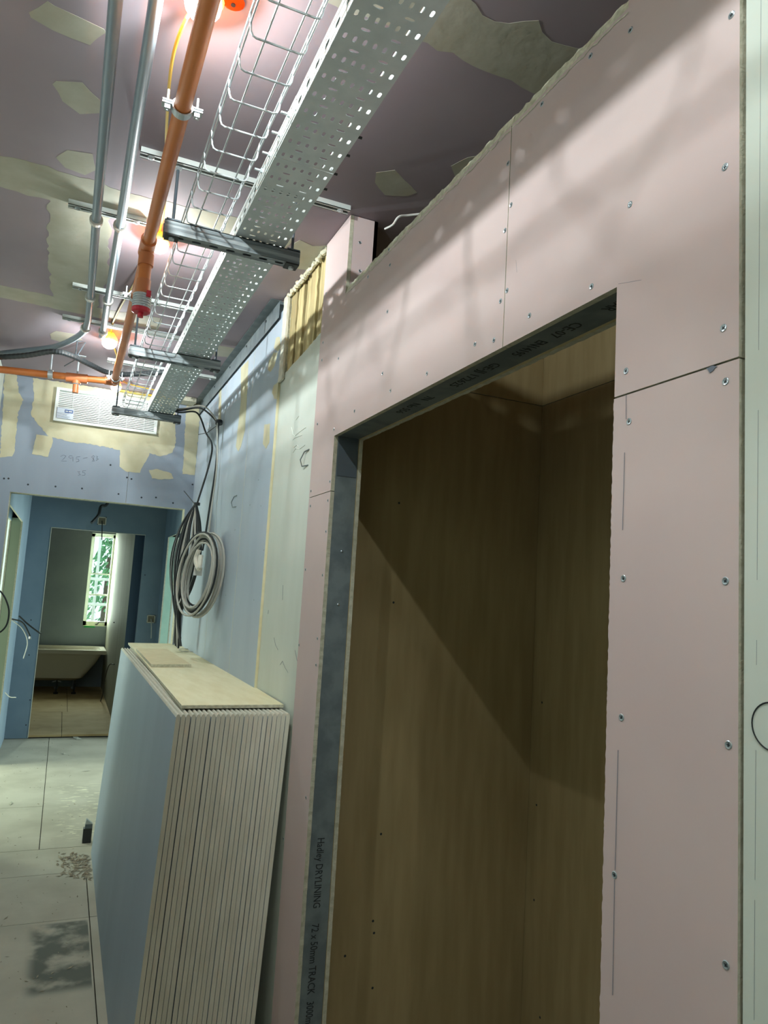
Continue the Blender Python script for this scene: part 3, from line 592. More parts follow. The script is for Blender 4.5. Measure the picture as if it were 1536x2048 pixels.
# outside the window: trees and scaffold
outs = thing('scaffold', 'white scaffold tubes outside the bathroom window', 'scaffold')
WT = mat('pale scaffold tube', (220, 226, 222), .5)
for q in (((.2, 13.2, -2), (.2, 13.2, 4)), ((.52, 13.6, -2), (.52, 13.6, 4))): MB().cyl(q[0], q[1], .024, 8).build('standard', WT, outs)
for z in (.78, 1.2, 1.62): MB().cyl((-2, 13.2, z), (3, 13.2, z), .024, 8).build('ledger', WT, outs)
MB().box((-2, 13.1, .60), (3, 13.9, .64)).build('scaffold_plank', mat('scaffold plank', (226, 200, 150), .8), outs)
LEAF = mat('bright foliage', (120, 190, 130), .8, c2=(70, 130, 84), scale=5)
def tree(x, y, h, r, label):
    t = thing('tree', label, 'tree', 'trees outside the bathroom window')
    MB().tube([(x, y, -4), (x, y, h*.7)], [.14, .05], 8).build('trunk', mat('bark', (92, 84, 70), .9), t)
    mb = MB()
    for i in range(900):
        u = random.random(); zz = -1.2+(h+1.2)*u; rr = r*(1-u)*random.uniform(.4, 1)+.05; a = random.uniform(0, 6.283); s = random.uniform(.05, .11)
        c = Vector((x+rr*math.cos(a), y+rr*math.sin(a), zz)); n = Vector((random.uniform(-1, 1), random.uniform(-1, 1), random.uniform(-.4, .6))).normalized(); u1 = n.orthogonal().normalized(); v1 = n.cross(u1)
        mb.add([c-u1*s, c-v1*s*.4, c+u1*s, c+v1*s*.4], [(0, 1, 2, 3)])
    o = mb.build('foliage', LEAF, t); o['kind'] = 'stuff'
tree(.85, 16.5, 3.0, 1.1, 'pointed green tree nearest the bathroom window'); tree(2.2, 19, 2.6, 1.3, 'wide green tree farther outside the bathroom window')

# ================================================================== CEILING SERVICES
# --- perforated tray: real slots
TX0, TX1, TZ = .366, .5165, 2.645
COLS = [.381+.0205*i for i in range(7)]
def slot_ring(cx, cy, hw, hl, along_y=True, n=3):
    pts = []
    for s, a0 in ((1, 0), (-1, 180)):
        for i in range(n+1):
            a = math.radians(a0+180*i/n); u = hw*math.cos(a); v = s*(hl-hw)+hw*math.sin(a); pts.append((cx+u, cy+v) if along_y else (cx+v, cy-u))
    return pts
def cell(mb, x0, x1, y0, y1, ring, f):
    """rectangle with a slot cut out, f maps (u, v) to 3d"""
    n = len(ring); out = []
    cx, cy = (x0+x1)/2, (y0+y1)/2
    for (px_, py_) in ring:
        dx, dy = px_-cx, py_-cy; k = min((x1-cx)/abs(dx) if abs(dx) > 1e-9 else 1e9, (y1-cy)/abs(dy) if abs(dy) > 1e-9 else 1e9); out.append((cx+dx*k, cy+dy*k))
    vs = [f(*p) for p in ring]+[f(*p) for p in out]; o = len(mb.v); mb.v += vs
    corners = [(x0, y0), (x1, y0), (x1, y1), (x0, y1)]
    for i in range(n):
        j = (i+1) % n; mb.f.append((o+i, o+j, o+n+j, o+n+i)); mb.mi.append(0)
        a, b = out[i], out[j]
        sides = lambda p: {s for s, c in (('l', abs(p[0]-x0) < 1e-7), ('r', abs(p[0]-x1) < 1e-7), ('b', abs(p[1]-y0) < 1e-7), ('t', abs(p[1]-y1) < 1e-7)) if c}
        if not (sides(a) & sides(b)):
            c = min(corners, key=lambda q: (q[0]-a[0])**2+(q[1]-a[1])**2+(q[0]-b[0])**2+(q[1]-b[1])**2)
            mb.v.append(f(*c)); mb.f.append((o+n+i, o+n+j, len(mb.v)-1)); mb.mi.append(0)
def quad(mb, x0, x1, y0, y1, f):
    if x1-x0 > 1e-6 and y1-y0 > 1e-6: o = len(mb.v); mb.v += [f(x0, y0), f(x1, y0), f(x1, y1), f(x0, y1)]; mb.f.append((o, o+1, o+2, o+3)); mb.mi.append(0)
def tray(y0, y1, phase, label):
    t = thing('cable_tray', label, 'cable tray', 'lengths of perforated tray under the ceiling')
    P = .0603; mb = MB(); f = lambda u, v: (u, v, TZ)
    k0 = math.ceil((y0+.012-phase)/P); k1 = math.floor((y1-.012-phase)/P); prev = y0
    for k in range(k0, k1+1):
        yc = phase+k*P; ya, yb = yc-.0115, yc+.0115
        quad(mb, TX0, TX1, prev, ya, f)
        x = TX0
        for c in COLS:
            quad(mb, x, c-.00875, ya, yb, f); cell(mb, c-.00875, c+.00875, ya, yb, slot_ring(c, yc, .0037, .0085), f); x = c+.00875
        quad(mb, x, TX1, ya, yb, f); prev = yb
        ya2, yb2 = yc+.023, yc+.037
        if yb2 < y1-.004:
            quad(mb, TX0, TX1, prev, ya2, f); x = TX0
            for c in (.411, .473):
                quad(mb, x, c-.013, ya2, yb2, f); cell(mb, c-.013, c+.013, ya2, yb2, slot_ring(c, yc+.030, .0037, .010, False), f); x = c+.013
            quad(mb, x, TX1, ya2, yb2, f); prev = yb2
    quad(mb, TX0, TX1, prev, y1, f)
    b = mb.build('base_plate', TRAYM, t); s = b.modifiers.new('sheet', 'SOLIDIFY'); s.thickness = .0012; s.offset = 0
    for x, sg, nm in ((TX0, -1, 'flange'), (TX1, 1, 'flange')):
        mb = MB(); f2 = lambda u, v: (x, u, v); H0, H1 = TZ, TZ+.05
        prev = y0; zc0, zc1 = TZ+.010, TZ+.030
        quad(mb, y0, y1, H0, zc0, f2); quad(mb, y0, y1, zc1, H1, f2)
        for k in range(k0, k1+1):
            yc = phase+k*P
            quad(mb, prev, yc-.016, zc0, zc1, f2); cell(mb, yc-.016, yc+.016, zc0, zc1, slot_ring(yc, TZ+.020, .0055, .0145, False), f2); prev = yc+.016
        quad(mb, prev, y1, zc0, zc1, f2)
        o = len(mb.v); mb.v += [(x, y0, H1), (x, y1, H1), (x-sg*.010, y1, H1), (x-sg*.010, y0, H1), (x-sg*.010, y0, H1-.006), (x-sg*.010, y1, H1-.006)]; mb.f += [(o, o+1, o+2, o+3), (o+3, o+2, o+5, o+4)]; mb.mi += [0, 0]
        fo = mb.build(nm, FLANGE, t); s = fo.modifiers.new('sheet', 'SOLIDIFY'); s.thickness = .0012; s.offset = 0
    return t
tray(-1.4, 1.6465, 1.207, 'near length of perforated steel tray running out over the viewer')
tray(1.6485, 4.60, 1.676, 'far length of perforated steel tray ending at the last bracket')
for x, sg, lab in ((TX0, -1, 'splice plate with four bolts on the tray side facing the basket'), (TX1, 1, 'splice plate with four bolts on the tray side facing the pink wall')):
    sp = thing('splice_plate', lab, 'splice plate', 'splice plates of the perforated tray'); a = x+sg*.0012
    MB().box((min(a, a+sg*.0016), 1.475, TZ+.004), (max(a, a+sg*.0016), 1.82, TZ+.046)).build('plate', FLANGE if sg < 0 else TRAYM, sp)
    for y in (1.52, 1.60, 1.69, 1.77):
        MB().cyl((a, y, TZ+.028), (a+sg*.022, y, TZ+.028), .0032, 8).lathe((a+sg*.0016, y, TZ+.028), (sg, 0, 0), [(0, .0065), (.005, .0065), (.006, .003)], 6).build('bolt', ZINC if sg < 0 else BOLT, sp)
# --- wire basket
bk = thing('wire_basket', 'zinc wire basket tray hung beside the perforated tray', 'wire basket')
bz = TZ+.002; X0b, X1b, top = .223, .331, TZ+.052
for x, z in ((.250, bz+.004), (.301, bz+.004)): MB().cyl((x, -1.4, z), (x, 4.6, z), .0021, 6).build('long_wire', ZINC, bk)
for x, z in ((X0b-.003, bz+.027), (X1b+.003, bz+.027), (X0b-.005, top-.002), (X1b+.005, top-.002)): MB().cyl((x, -1.4, z), (x, 4.6, z), .0021, 6).build('long_wire', ZINC, bk)
cw = MB().tube([(X0b-.005, 0, top), (X0b-.001, 0, bz+.012), (X0b+.003, 0, bz+.003), (X0b+.010, 0, bz), (X1b-.010, 0, bz), (X1b-.003, 0, bz+.003), (X1b+.001, 0, bz+.012), (X1b+.005, 0, top)], .0021, 6).mesh('cross_wire', ZINC)
for k in range(-26, 34): link('cross_wire', cw, bk, (0, 1.296+.1*k, 0))
# --- strut brackets on threaded rods
def strut(y, label, right_rod=True):
    t = thing('strut_bracket', label, 'bracket', 'strut brackets carrying the trays')
    z0, z1, x0, x1, ya, yb = 2.600, 2.6405, .162, .566, y-.0205, y+.0205
    mb = MB(); w_ = .0025
    # web with slots on the underside
    f = lambda u, v: (u, v, z0); prev = x0
    for c in [x0+.045+.05*i for i in range(7)]:
        if c+.016 > x1: break
        quad(mb, prev, c-.016, y-.009, y+.009, f); cell(mb, c-.016, c+.016, y-.009, y+.009, slot_ring(c, y, .0062, .0135, False), f); prev = c+.016
    quad(mb, prev, x1, y-.009, y+.009, f); quad(mb, x0, x1, ya, y-.009, f); quad(mb, x0, x1, y+.009, yb, f)
    mb.box((x0, ya, z0), (x1, ya+w_, z1)).box((x0, yb-w_, z0), (x1, yb, z1)).box((x0, ya, z1-w_), (x1, ya+.010, z1)).box((x0, yb-.010, z1-w_), (x1, yb, z1)).box((x0, ya+.008, z1-.009), (x1, ya+.010, z1)).box((x0, yb-.010, z1-.009), (x1, yb-.008, z1))
    for zz in (z0+.012, z0+.028): mb.box((x0, ya-.0007, zz), (x1, ya, zz+.0016))
    mb.build('channel', STRUTM, t)
    for x in (.186, .545):
        MB().cyl((x, y, z0-.012), (x, y, ZC-.001), .0045, 8).build('threaded_rod', DARKM, t)
        MB().box((x-.020, y-.0202, z1), (x+.020, y+.0202, z1+.005)).build('top_washer', DARKM, t)
        MB().box((x-.020, y-.0202, z0-.005), (x+.020, y+.0202, z0)).build('bottom_washer', BOLT, t)
        MB().lathe((x, y, z0-.005), (0, 0, -1), [(0, .0085), (.007, .0085), (.008, .006)], 6).build('nut', ZINC, t)
        MB().lathe((x, y, ZC-.001), (0, 0, -1), [(0, .012), (.02, .012), (.024, .006)], 6).build('ceiling_anchor', ZINC, t)
STRUTM = mat('weathered strut steel', (158, 166, 168), .42, .3, c2=(112, 120, 124), scale=8, stretch=(.6, 12, 12), lo=.4, hi=.6)
strut(2.108, 'nearest strut bracket under both trays beside the pink wall'); strut(3.352, 'middle strut bracket of the three under the trays'); strut(4.602, 'farthest strut bracket at the end of the trays near the end wall')
# --- rails fixed on the ceiling
def rail(x0, x1, y, label, hole=True, w_=.030):
    t = thing('ceiling_rail', label, 'rail', 'thin support rails screwed to the ceiling')
    mb = MB(); h = .018; z = ZC-h
    mb.box((x0, y-w_/2, z), (x1, y-w_/2+.002, ZC-.0005)).box((x0, y+w_/2-.002, z), (x1, y+w_/2, ZC-.0005))
    mb.box((x0, y-w_/2, z), (x1, y-.007, z+.0018)).box((x0, y+.007, z), (x1, y+w_/2, z+.0018)); mb.build('channel', FLANGE, t)
    mb = MB(); n = int((x1-x0)/.016)
    f = lambda u, v: (u, v, ZC-.011); prev = x0
    for i in range(n):
        c = x0+.012+.016*i
        if c+.007 > x1: break
        quad(mb, prev, c-.007, y-.008, y+.008, f); cell(mb, c-.007, c+.007, y-.008, y+.008, slot_ring(c, y, .0026, .0045, False), f); prev = c+.007
    quad(mb, prev, x1, y-.008, y+.008, f); mb.build('perforated_web', FLANGE, t)
    for x in (x0+.03, x1-.03): MB().lathe((x, y, ZC-.0185), (0, 0, -1), [(0, .010), (.002, .010), (.0035, .005), (.006, .005)], 8).build('fixing', ZINC, t)
rail(.078, .716, 2.092, 'longest ceiling rail crossing above the nearest bracket'); rail(-.11, .135, 2.512, 'ceiling rail holding both grey conduits at the filled joint')
rail(-.09, .60, 3.235, 'second ceiling rail behind the red cap of the pipe'); rail(-.13, .55, 3.66, 'ceiling rail where the grey conduit bends left'); rail(.10, .70, 4.25, 'ceiling rail above the far end of the trays')
# --- grey conduits with clips
zc = 2.785
c1 = thing('conduit', 'grey conduit on the ceiling that bends left at its far end', 'conduit', 'grey conduits on the ceiling')
pth = [(-.022, -2, zc), (-.022, 1.5, zc), (-.021, 2.5, zc), (-.016, 3.2, zc), (-.016, 3.45, zc)]
bend = smooth_path([(-.016, 3.42, zc), (-.018, 3.56, zc), (-.03, 3.70, zc), (-.075, 3.86, zc), (-.162, 4.05, zc), (-.29, 4.2, zc), (-.44, 4.36, zc)], 6)
MB().tube([Vector(p) for p in pth[:-1]]+bend, .0145, 14, cap=True).build('tube', GREYP, c1, True)
c2 = thing('conduit', 'straight grey conduit on the ceiling beside the orange pipe', 'conduit', 'grey conduits on the ceiling')
MB().tube([(.0535, -2, zc), (.0535, 3.72, zc), (.053, 3.80, zc+.02), (.053, 3.83, ZC-.002)], .0145, 14).build('tube', GREYP, c2, True)
def clip(par, c, d=(0, 1, 0)):
    MB().lathe(Vector(c)-Vector(d)*.008, d, [(0, .0155), (0, .0215), (.016, .0215), (.016, .0155)], 16).box((c[0]-.011, c[1]-.008, c[2]+.012), (c[0]+.011, c[1]+.008, ZC-.018)).build('clip', CLIPW, par)
clip(c1, (-.021, 2.512, zc)); clip(c2, (.0535, 2.512, zc)); clip(c1, (-.016, 3.235, zc)); clip(c2, (.0535, 3.235, zc)); clip(c1, (-.026, 3.66, zc), (-.3, .95, 0)); clip(c2, (.0535, 3.66, zc))
clip(c1, (-.022, .6, zc)); clip(c2, (.0535, .6, zc))
# --- orange sprinkler pipe
PX, PZ, PR = .142, 2.700, .0195
op = thing('sprinkler_pipe', 'orange sprinkler pipe with a red capped branch along the ceiling', 'pipe')
MB().cyl((PX, -2, PZ), (PX, 2.45, PZ), PR, 20).build('pipe', ORANGE, op, True)
# wye: straight run carries on above, capped branch drops slightly below it
YD = 2.43      # the sprinkler drop hangs plumb from a tee here
MB().lathe((PX, YD-.055, PZ), (0, 1, 0), [(0, PR), (0, PR+.006), (.11, PR+.006), (.11, PR)], 20).build('tee', ORANGED, op, True)
MB().cyl((PX+.003, 2.55, PZ+.004), (.148, 4.26, 2.706), PR*.97, 20).build('pipe', ORANGE, op, True)
zd = lambda py: ony(288, py, YD).z
def drop_part(name, prof, m, smooth=True): MB().lathe((PX, YD, 0), (0, 0, 1), prof, 20).build(name, m, op, smooth)
drop_part('drop_pipe', [(zd(590), PR), (PZ, PR)], ORANGE)
drop_part('socket', [(zd(531), PR), (zd(531), PR+.005), (zd(508), PR+.005), (zd(506), PR+.002), (zd(486), PR+.004)], ORANGED)
drop_part('socket', [(zd(592), PR), (zd(592), PR+.003), (zd(560), PR+.003), (zd(560), PR)], ORANGED)
z0, z1 = zd(618), zd(590); n = 6; pr = [(z0, PR)]
for i in range(n):
    a = z0+(z1-z0)*i/n; b = z0+(z1-z0)*(i+.7)/n; c = z0+(z1-z0)*(i+1)/n; pr += [(a, PR+.010), (b, PR+.010), (b+.0004, PR+.0082), (c-.0004, PR+.0082)]
drop_part('threaded_sleeve', pr+[(z1, PR)], ZINC, False)
zc_ = zd(618); drop_part('red_cap', [(zc_-.030, .004), (zc_-.030, .009), (zc_-.016, .009), (zc_-.0155, PR+.004), (zc_-.012, PR+.0095), (zc_, PR+.0095), (zc_, PR)], RED, False)
MB().box((PX+.010, YD-PR-.012, zd(598)), (PX+.024, YD-PR-.002, zd(586))).build('red_tab', RED, op)
# far elbow and the cross pipe
ex, ey, ez = .148, 4.26, 2.706
MB().lathe((ex, ey-.05, ez), (0, 1, 0), [(0, PR), (0, PR+.005), (.06, PR+.005), (.075, PR*.7), (.078, .004)], 18).lathe((ex+.02, ey, ez), (-1, 0, 0), [(0, .004), (.003, PR), (.012, PR+.005), (.07, PR+.005), (.07, PR)], 18).build('elbow', ORANGED, op, True)
MB().cyl((ex, ey, ez), (-.458, ey+.06, ez-.02), PR*.97, 18).build('cross_pipe', ORANGE, op, True)
tx = -.045; tzz = ez-.007
MB().lathe((tx+.055, ey+.015, tzz), (-1, .1, -.03), [(0, PR), (0, PR+.006), (.11, PR+.006), (.11, PR)], 18).lathe((tx, ey+.02, tzz), (0, 0, -1), [(0, PR), (.03, PR+.003), (.034, PR+.003), (.034, .016), (.085, .016), (.085, .012)], 16).build('tee', ORANGED, op, True)
MB().tube([(tx+.017*math.cos(a), ey+.02+.017*math.sin(a), tzz-.036) for a in [i*.5236 for i in range(12)]], .003, 6, closed=True).build('drop_ring', ZINC, op)
def pipe_clamp(y, rod=True, x=PX, z=PZ):
    cl = MB(); ri = PR+.002
    arc = [(x+math.cos(math.radians(a))*ri, y, z+math.sin(math.radians(a))*ri) for a in range(180, 361, 15)]
    for yy0 in (-.011,):
        n = len(arc); ins = [Vector(p)+Vector((0, yy0, 0)) for p in arc]; outp = [Vector((x+(p[0]-x)*1.13, y+yy0, z+(p[2]-z)*1.13)) for p in arc]
        o = len(cl.v); cl.v += [tuple(v) for v in ins+outp]+[tuple(v+Vector((0, .022, 0))) for v in ins+outp]
        for i in range(n-1):
            cl.f += [(o+i, o+i+1, o+n+i+1, o+n+i), (o+2*n+i, o+3*n+i, o+3*n+i+1, o+2*n+i+1), (o+n+i, o+n+i+1, o+3*n+i+1, o+3*n+i), (o+i, o+2*n+i, o+2*n+i+1, o+i+1)]; cl.mi += [0]*4
    for s in (-1, 1):
        a, b = sorted((x+s*ri, x+s*(ri+.024)))
        cl.box((a, y-.011, z-.005), (b, y+.011, z-.002)).box((a, y-.011, z+.001), (b, y+.011, z+.004)).box((x+s*(ri+.012)-.006, y-.007, z-.015), (x+s*(ri+.012)+.006, y+.007, z-.005)).cyl((x+s*(ri+.012), y, z-.018), (x+s*(ri+.012), y, z+.034), .0028, 8)
    arc2 = [(x+math.cos(math.radians(a))*(ri+.0015), y, z+math.sin(math.radians(a))*(ri+.0015)) for a in range(0, 181, 15)]
    cl.tube(arc2, .003, 6)
    if rod: cl.cyl((x, y, z+ri), (x, y, ZC-.001), .004, 8)
    cl.build('pipe_clamp', ZINC, op)
pipe_clamp(1.655); pipe_clamp(2.90, True, .1435, PZ+.002); pipe_clamp(4.17, True, ex, ez); pipe_clamp(.4)
for xx in (-.18, tx):
    MB().cyl((xx, ey+.03, tzz+PR), (xx, ey+.03, ZC-.001), .005, 8).box((xx-.035, ey+.02, ZC-.004), (xx+.035, ey+.04, ZC-.0008)).build('hanger', ZINC, op)
MB().lathe((-.165, ey+.028, tzz-.002), (-1, .1, -.03), [(0, PR), (0, PR+.004), (.025, PR+.004), (.025, PR)], 14).build('pipe_clamp', ZINC, op)
# --- festoon lamps and their cable
def lamp(p, label, size=.032, watts=None):
    t = thing('festoon_lamp', label, 'lamp', 'site lamps along the ceiling'); x, y, z = p
    MB().lathe((x, y, z+size*.75), (0, 0, -1), [(0, size*.6), (size*.25, size*.86), (size*.6, size*.99), (size*.85, size), (size*1.2, size*.93), (size*1.5, size*.72), (size*1.68, size*.4), (size*1.75, .003)], 18).build('bulb', BULBM, t, True)
    zt = ZC-.001-z
    MB().lathe((x, y, z), (0, 0, 1), [(size*.12, size*1.06), (size*.2, size*1.1), (size*.6, size*.92), (max(size*.8, zt-.006), size*.6), (zt, size*.5)], 18).build('holder', AMBER, t, True)
    l = bpy.data.lights.new('bulb_light', 'POINT'); l.energy = watts or BULB_W; l.shadow_soft_size = .011; l.color = BULB_C
    o = link('bulb_light', l, t, (x, y, z-.004))
    return t
LZ = 2.788
lamp((.143, 1.425, LZ), 'amber capped lamp above the orange pipe at the top of the picture', .038)
lamp((.190, 2.585, LZ-.002), 'amber capped lamp glowing beside the nearest bracket', .031)
lamp((.090, 3.80, LZ-.004), 'amber capped lamp between the grey conduit and the far pipe', .036)
lamp((.176, 4.70, LZ), 'amber capped lamp close to the air grille behind the elbow', .030, 2.4)
lamp((.143, .25, LZ), 'amber capped lamp over the viewer, outside the picture', .036)
lamp((.143, -1.0, LZ), 'amber capped lamp behind the viewer, outside the picture', .036)
lamp((.143, -2.2, LZ), 'added amber capped lamp farthest behind the viewer, outside the picture', .036)  # unseen lamp added to brighten the floor and stack near the viewer
fc = thing('lamp_cable', 'yellow cable linking the ceiling lamps above the pipe', 'cable')
MB().tube(smooth_path([(.15, -1.0, ZC-.006), (.13, -.4, ZC-.008), (.15, .25, ZC-.006), (.12, .8, ZC-.02), (.15, 1.40, ZC-.008), (.118, 1.48, ZC-.045), (.107, 1.62, ZC-.05), (.128, 1.9, ZC-.03), (.16, 2.2, ZC-.008), (.185, 2.55, ZC-.006), (.15, 3.0, ZC-.01), (.09, 3.7, ZC-.006), (.15, 4.2, ZC-.01), (.2, 4.66, ZC-.006), (.45, 4.72, ZC-.02)]), .004, 6).build('cable', CABLEY, fc)
MB().lathe((.205, 1.44, ZC-.001), (0, 0, -1), [(0, .022), (.004, .024), (.008, .018), (.009, .006)], 16).build('cable_hook', AMBER, fc)
MB().lathe((.205, 1.44, ZC-.0105), (0, 0, -1), [(0, .005), (.002, .005)], 10).build('hook_hole', BOLT, fc)
tag(MB().box((.16, YE-.05, ZC-.012), (.60, YE-.030, ZC-.003)).build('foam_strip', CABLEY), 'thin yellow strip on the ceiling along the end wall', 'strip')
tag(MB().prism(rag([(.56, YE-.14, ZC-.03), (.68, YE-.14, ZC-.03), (.68, YE-.02, ZC-.03), (.56, YE-.02, ZC-.03)], .02, .006), (0, 0, .028)).build('filler_lump', GYPW), 'crumbly filler lump in the corner of ceiling and end wall', 'filler')
# --- black flexible conduit and its wire hook
zf = 2.74
pts = [Vector((-.455, 4.29, zf)), onz(50,711,zf), onz(105,703,zf), onz(140,710,zf), onz(180,729,zf), onz(212,744,zf), onz(245,749,zf), onz(290,747,zf), onz(330,744,zf)]
bf = thing('flexible_conduit', 'thick black flexible conduit sagging across the ceiling', 'conduit')
sp_ = smooth_path(pts, 14)
MB().tube(sp_, [.0135+.0012*(i % 2) for i in range(len(sp_))], 10).build('hose', BLACK, bf)
hk = thing('wire_hook', 'bent wire hook carrying the black flexible conduit', 'hook')
q = onz(163,682,ZC); MB().tube([q+Vector((-.02, 0, 0)), onz(150,720,zf+.02), ]+[onz(129,732,zf+.03)], .003, 6).build('wire', DARKM, hk)
MB().tube([q+Vector((-.02, 0, -.004)), q+Vector((.02, .0, -.004)), onz(152,715,zf+.01)], .003, 6).build('wire', DARKM, hk)

# ================================================================== CABLES down the lilac wall
xw = XW-.012
tie = onx(438, 845, XW-.026)
def drop(pts, r, m, parent, name='cable'): return MB().tube(smooth_path(pts, 8), r, 6).build(name, m, parent)
def oval(c, ry, rz, n=28, tilt=0., dx=0., sk=0.):
    out = []
    for i in range(n):
        a = 2*math.pi*i/n; u, v = ry*math.cos(a), rz*math.sin(a); out.append((c[0]+dx*math.sin(a+1), c[1]+u*math.cos(tilt)-v*math.sin(tilt), c[2]+u*math.sin(tilt)+v*math.cos(tilt)))
    return out
U = Vector((-.33, .944, 0))     # the coils hang turned a little off the wall
kb = thing('black_cable_coil', 'long bundle of black cables tied and hanging on the lilac wall', 'cable coil')
s0 = Vector((.545, 4.55, 2.655)); ct = onx(394, 1008, XW-.07)
drop([s0+Vector((-.1, -.05, .01)), s0, (.64, 4.45, 2.645), onx(412, 866, XW-.03), onx(424, 890, XW-.03), onx(418, 930, XW-.025), ct], .0055, BLACK, kb)
cen = onx(378, 1110, .640); bot = onx(362, 1222, .640)
for i in range(28):
    sp = (i-13.5)/13.5; w0 = .165*sp+random.uniform(-.015, .015); nx = Vector((-random.uniform(0, .03), 0, 0)); j = lambda a: Vector((0, random.uniform(-a, a), 0))
    drop([ct+nx*.3+j(.01), ct.lerp(cen, .42)+U*w0*.62+nx, cen+U*w0+nx, cen.lerp(bot, .55)+U*w0*.72+nx, bot+U*w0*.12+nx, bot+U*(w0*.12+random.uniform(-.03, .03))+Vector((0, 0, -random.uniform(.13, .22)))], .0056, CABLEG if i in (3, 9, 16, 22) else BLACK, kb)
MB().tube([onx(368, 982, XW-.08), ct+Vector((-.015, 0, 0))], .003, 5).build('tie_tail', BLACK, kb)
MB().lathe(ct, (0, 0, 1), [(-.008, .018), (.008, .018)], 10).build('cable_tie', BLACK, kb)
kg = thing('grey_cable_coil', 'round coil of grey cable hanging in front of the black bundle', 'cable coil')
drop([s0+Vector((-.1, -.03, .02)), s0+Vector((0, 0, .012)), (.65, 4.40, 2.665), tie+Vector((-.01, .03, .012)), tie+Vector((-.004, -.01, -.03)), onx(432, 930, XW-.02), onx(420, 1010, XW-.03), onx(410, 1075, XW-.05), onx(405, 1100, XW-.07)], .0055, BLACK, kg)
drop([s0+Vector((-.1, -.03, .03)), s0+Vector((0, 0, .022)), (.66, 4.38, 2.675), tie+Vector((-.012, .02, .016)), tie+Vector((-.01, -.015, -.03)), onx(434, 930, XW-.03), onx(424, 1010, XW-.04), onx(415, 1080, XW-.06)], .0045, CABLEG, kg)
cg = onx(398, 1149, .638)
for i in range(14):
    ru = .172+.034*random.uniform(-1, 1); rz = .193+.028*random.uniform(-1, 1); c = cg+Vector((-.004*(i-7), -.006*(i-7), random.uniform(-.012, .012)))+U*random.uniform(-.02, .02)
    MB().tube([c+U*(ru*math.cos(a)-.04*math.sin(a))+Vector((0, 0, rz*math.sin(a))) for a in [2*math.pi*k/30 for k in range(30)]], .0056, 6, closed=True).build('cable_turn', BLACK if i in (3, 8, 12) else CABLEG, kg)
MB().tube(smooth_path([onx(398, 1100, .60), onx(392, 1120, .59), onx(398, 1138, .59), onx(402, 1112, .60)]), .012, 7).build('taped_end', IVORY, kg)
q = onx(396, 1143, .60); MB().box(tuple(q-Vector((.02, .001, .02))), tuple(q+Vector((.02, .001, .02)))).build('cable_label', CLIPW, kg)
q = onx(408, 1078, .655); MB().lathe(q-Vector((0, 0, .02)), (0, 0, 1), [(0, .022), (.03, .026), (.04, .020)], 9).build('taped_neck', IVORY, kg)
MB().lathe(tie, (0, .3, 1), [(-.01, .02), (.01, .02)], 10).build('cable_tie', BLACK, kg)
MB().tube([tie+Vector((.01, .0, .0)), onx(415, 865, XW-.05), onx(397, 869, XW-.06)], .0022, 5).build('tie_tail', BLACK, kg)
# cables poking out at the left lobby opening
for a, m, lb in (([(24,1238),(45,1245),(58,1268),(60,1278)], BLACK, 'middle black cable tail with a pale tip by the left lobby opening'), ([(38,1232),(58,1250),(82,1268)], BLACK, 'longest black cable tail sticking out right by the left lobby opening'),
                 ([(24,1240),(45,1258),(55,1285),(47,1317)], CABLEG, 'thin grey cable tail drooping below the black tails'), ([(10,1385),(20,1394),(32,1395)], CABLEG, 'short grey cable tail low on the left lobby wall')):
    P = smooth_path([ony(q[0], q[1], 7.1-.03*i) for i, q in enumerate(a)])
    t = thing('cable_tail', lb, 'cable', 'cut cables by the left lobby opening'); MB().tube(P, .007 if m is BLACK else .004, 6).build('sheath', m, t)
    if lb.startswith('middle'): MB().tube(P[-4:], .009, 6).build('tip', CLIPW, t)
lo_ = MB().tube(smooth_path([ony(x, y, 4.6) for x, y in ((-12,1175),(2,1184),(12,1200),(18,1222),(14,1248),(2,1263),(-12,1268))]), .005, 6).build('cable_loop', BLACK); tag(lo_, 'black cable loop at the left edge of the picture', 'cable')

# ================================================================== STACK OF SHEETS
NB = 24; SY0, SY1 = 2.392, 4.79
pitch = .01518; tb = .0137; lean = math.atan2(.055, 1.2)
xb0 = .310
prof = [(0, 0), (tb, 0), (tb, 1.190), (tb-.003, 1.1975), (tb-.0055, 1.2), (.0055, 1.2), (.003, 1.1975), (0, 1.190)]
def sheet_mesh():
    mb = MB(); n = len(prof); L = SY1-SY0; nyr = 1
    mb.v += [(x, 0, z) for x, z in prof]+[(x, L, z) for x, z in prof]
    mb.f += [tuple(range(n)), tuple(range(2*n-1, n-1, -1))]; mb.mi += [1, 1]
    for i in range(n):
        j = (i+1) % n; mb.f.append((i, n+i, n+j, j)); mb.mi.append(0 if i == n-1 else (3 if i == 1 else 2))
    return mb.mesh('plasterboard_sheet', [BLUEF, GYPE, IVORY, BROWNC])
GYPE = mat('sheet end gypsum', (234, 230, 212), .95, c2=(222, 217, 198), scale=26, stretch=(1, 1, .3), bump=.25, bscale=180)
SH = sheet_mesh(); gp = 'sheets standing in the stack'
x = xb0
for i in range(NB):
    o = link('plasterboard_sheet', SH, None, (x, SY0+(0 if i == 0 else random.uniform(-.0022, .0022)), .0005))
    o.rotation_euler = (0, lean, 0)
    x += pitch+(.0016 if i in (2, 6, 18) else random.uniform(0, .0002))
    n = ('second', 'third', 'fourth', 'fifth', 'sixth', 'seventh', 'eighth', 'ninth', 'tenth', 'eleventh', 'twelfth')
    if i == 0: lb = 'outermost blue faced sheet of the stack leaning on the wall'
    elif i == NB-1: lb = 'innermost sheet of the stack next to the wall'
    elif i < 12: lb = n[i-1]+' sheet of the stack counted from its blue outer face'
    else: lb = n[NB-2-i]+' sheet of the stack counted from the wall'
    tag(o, lb, 'plasterboard', gp)
ZT = 1.2015
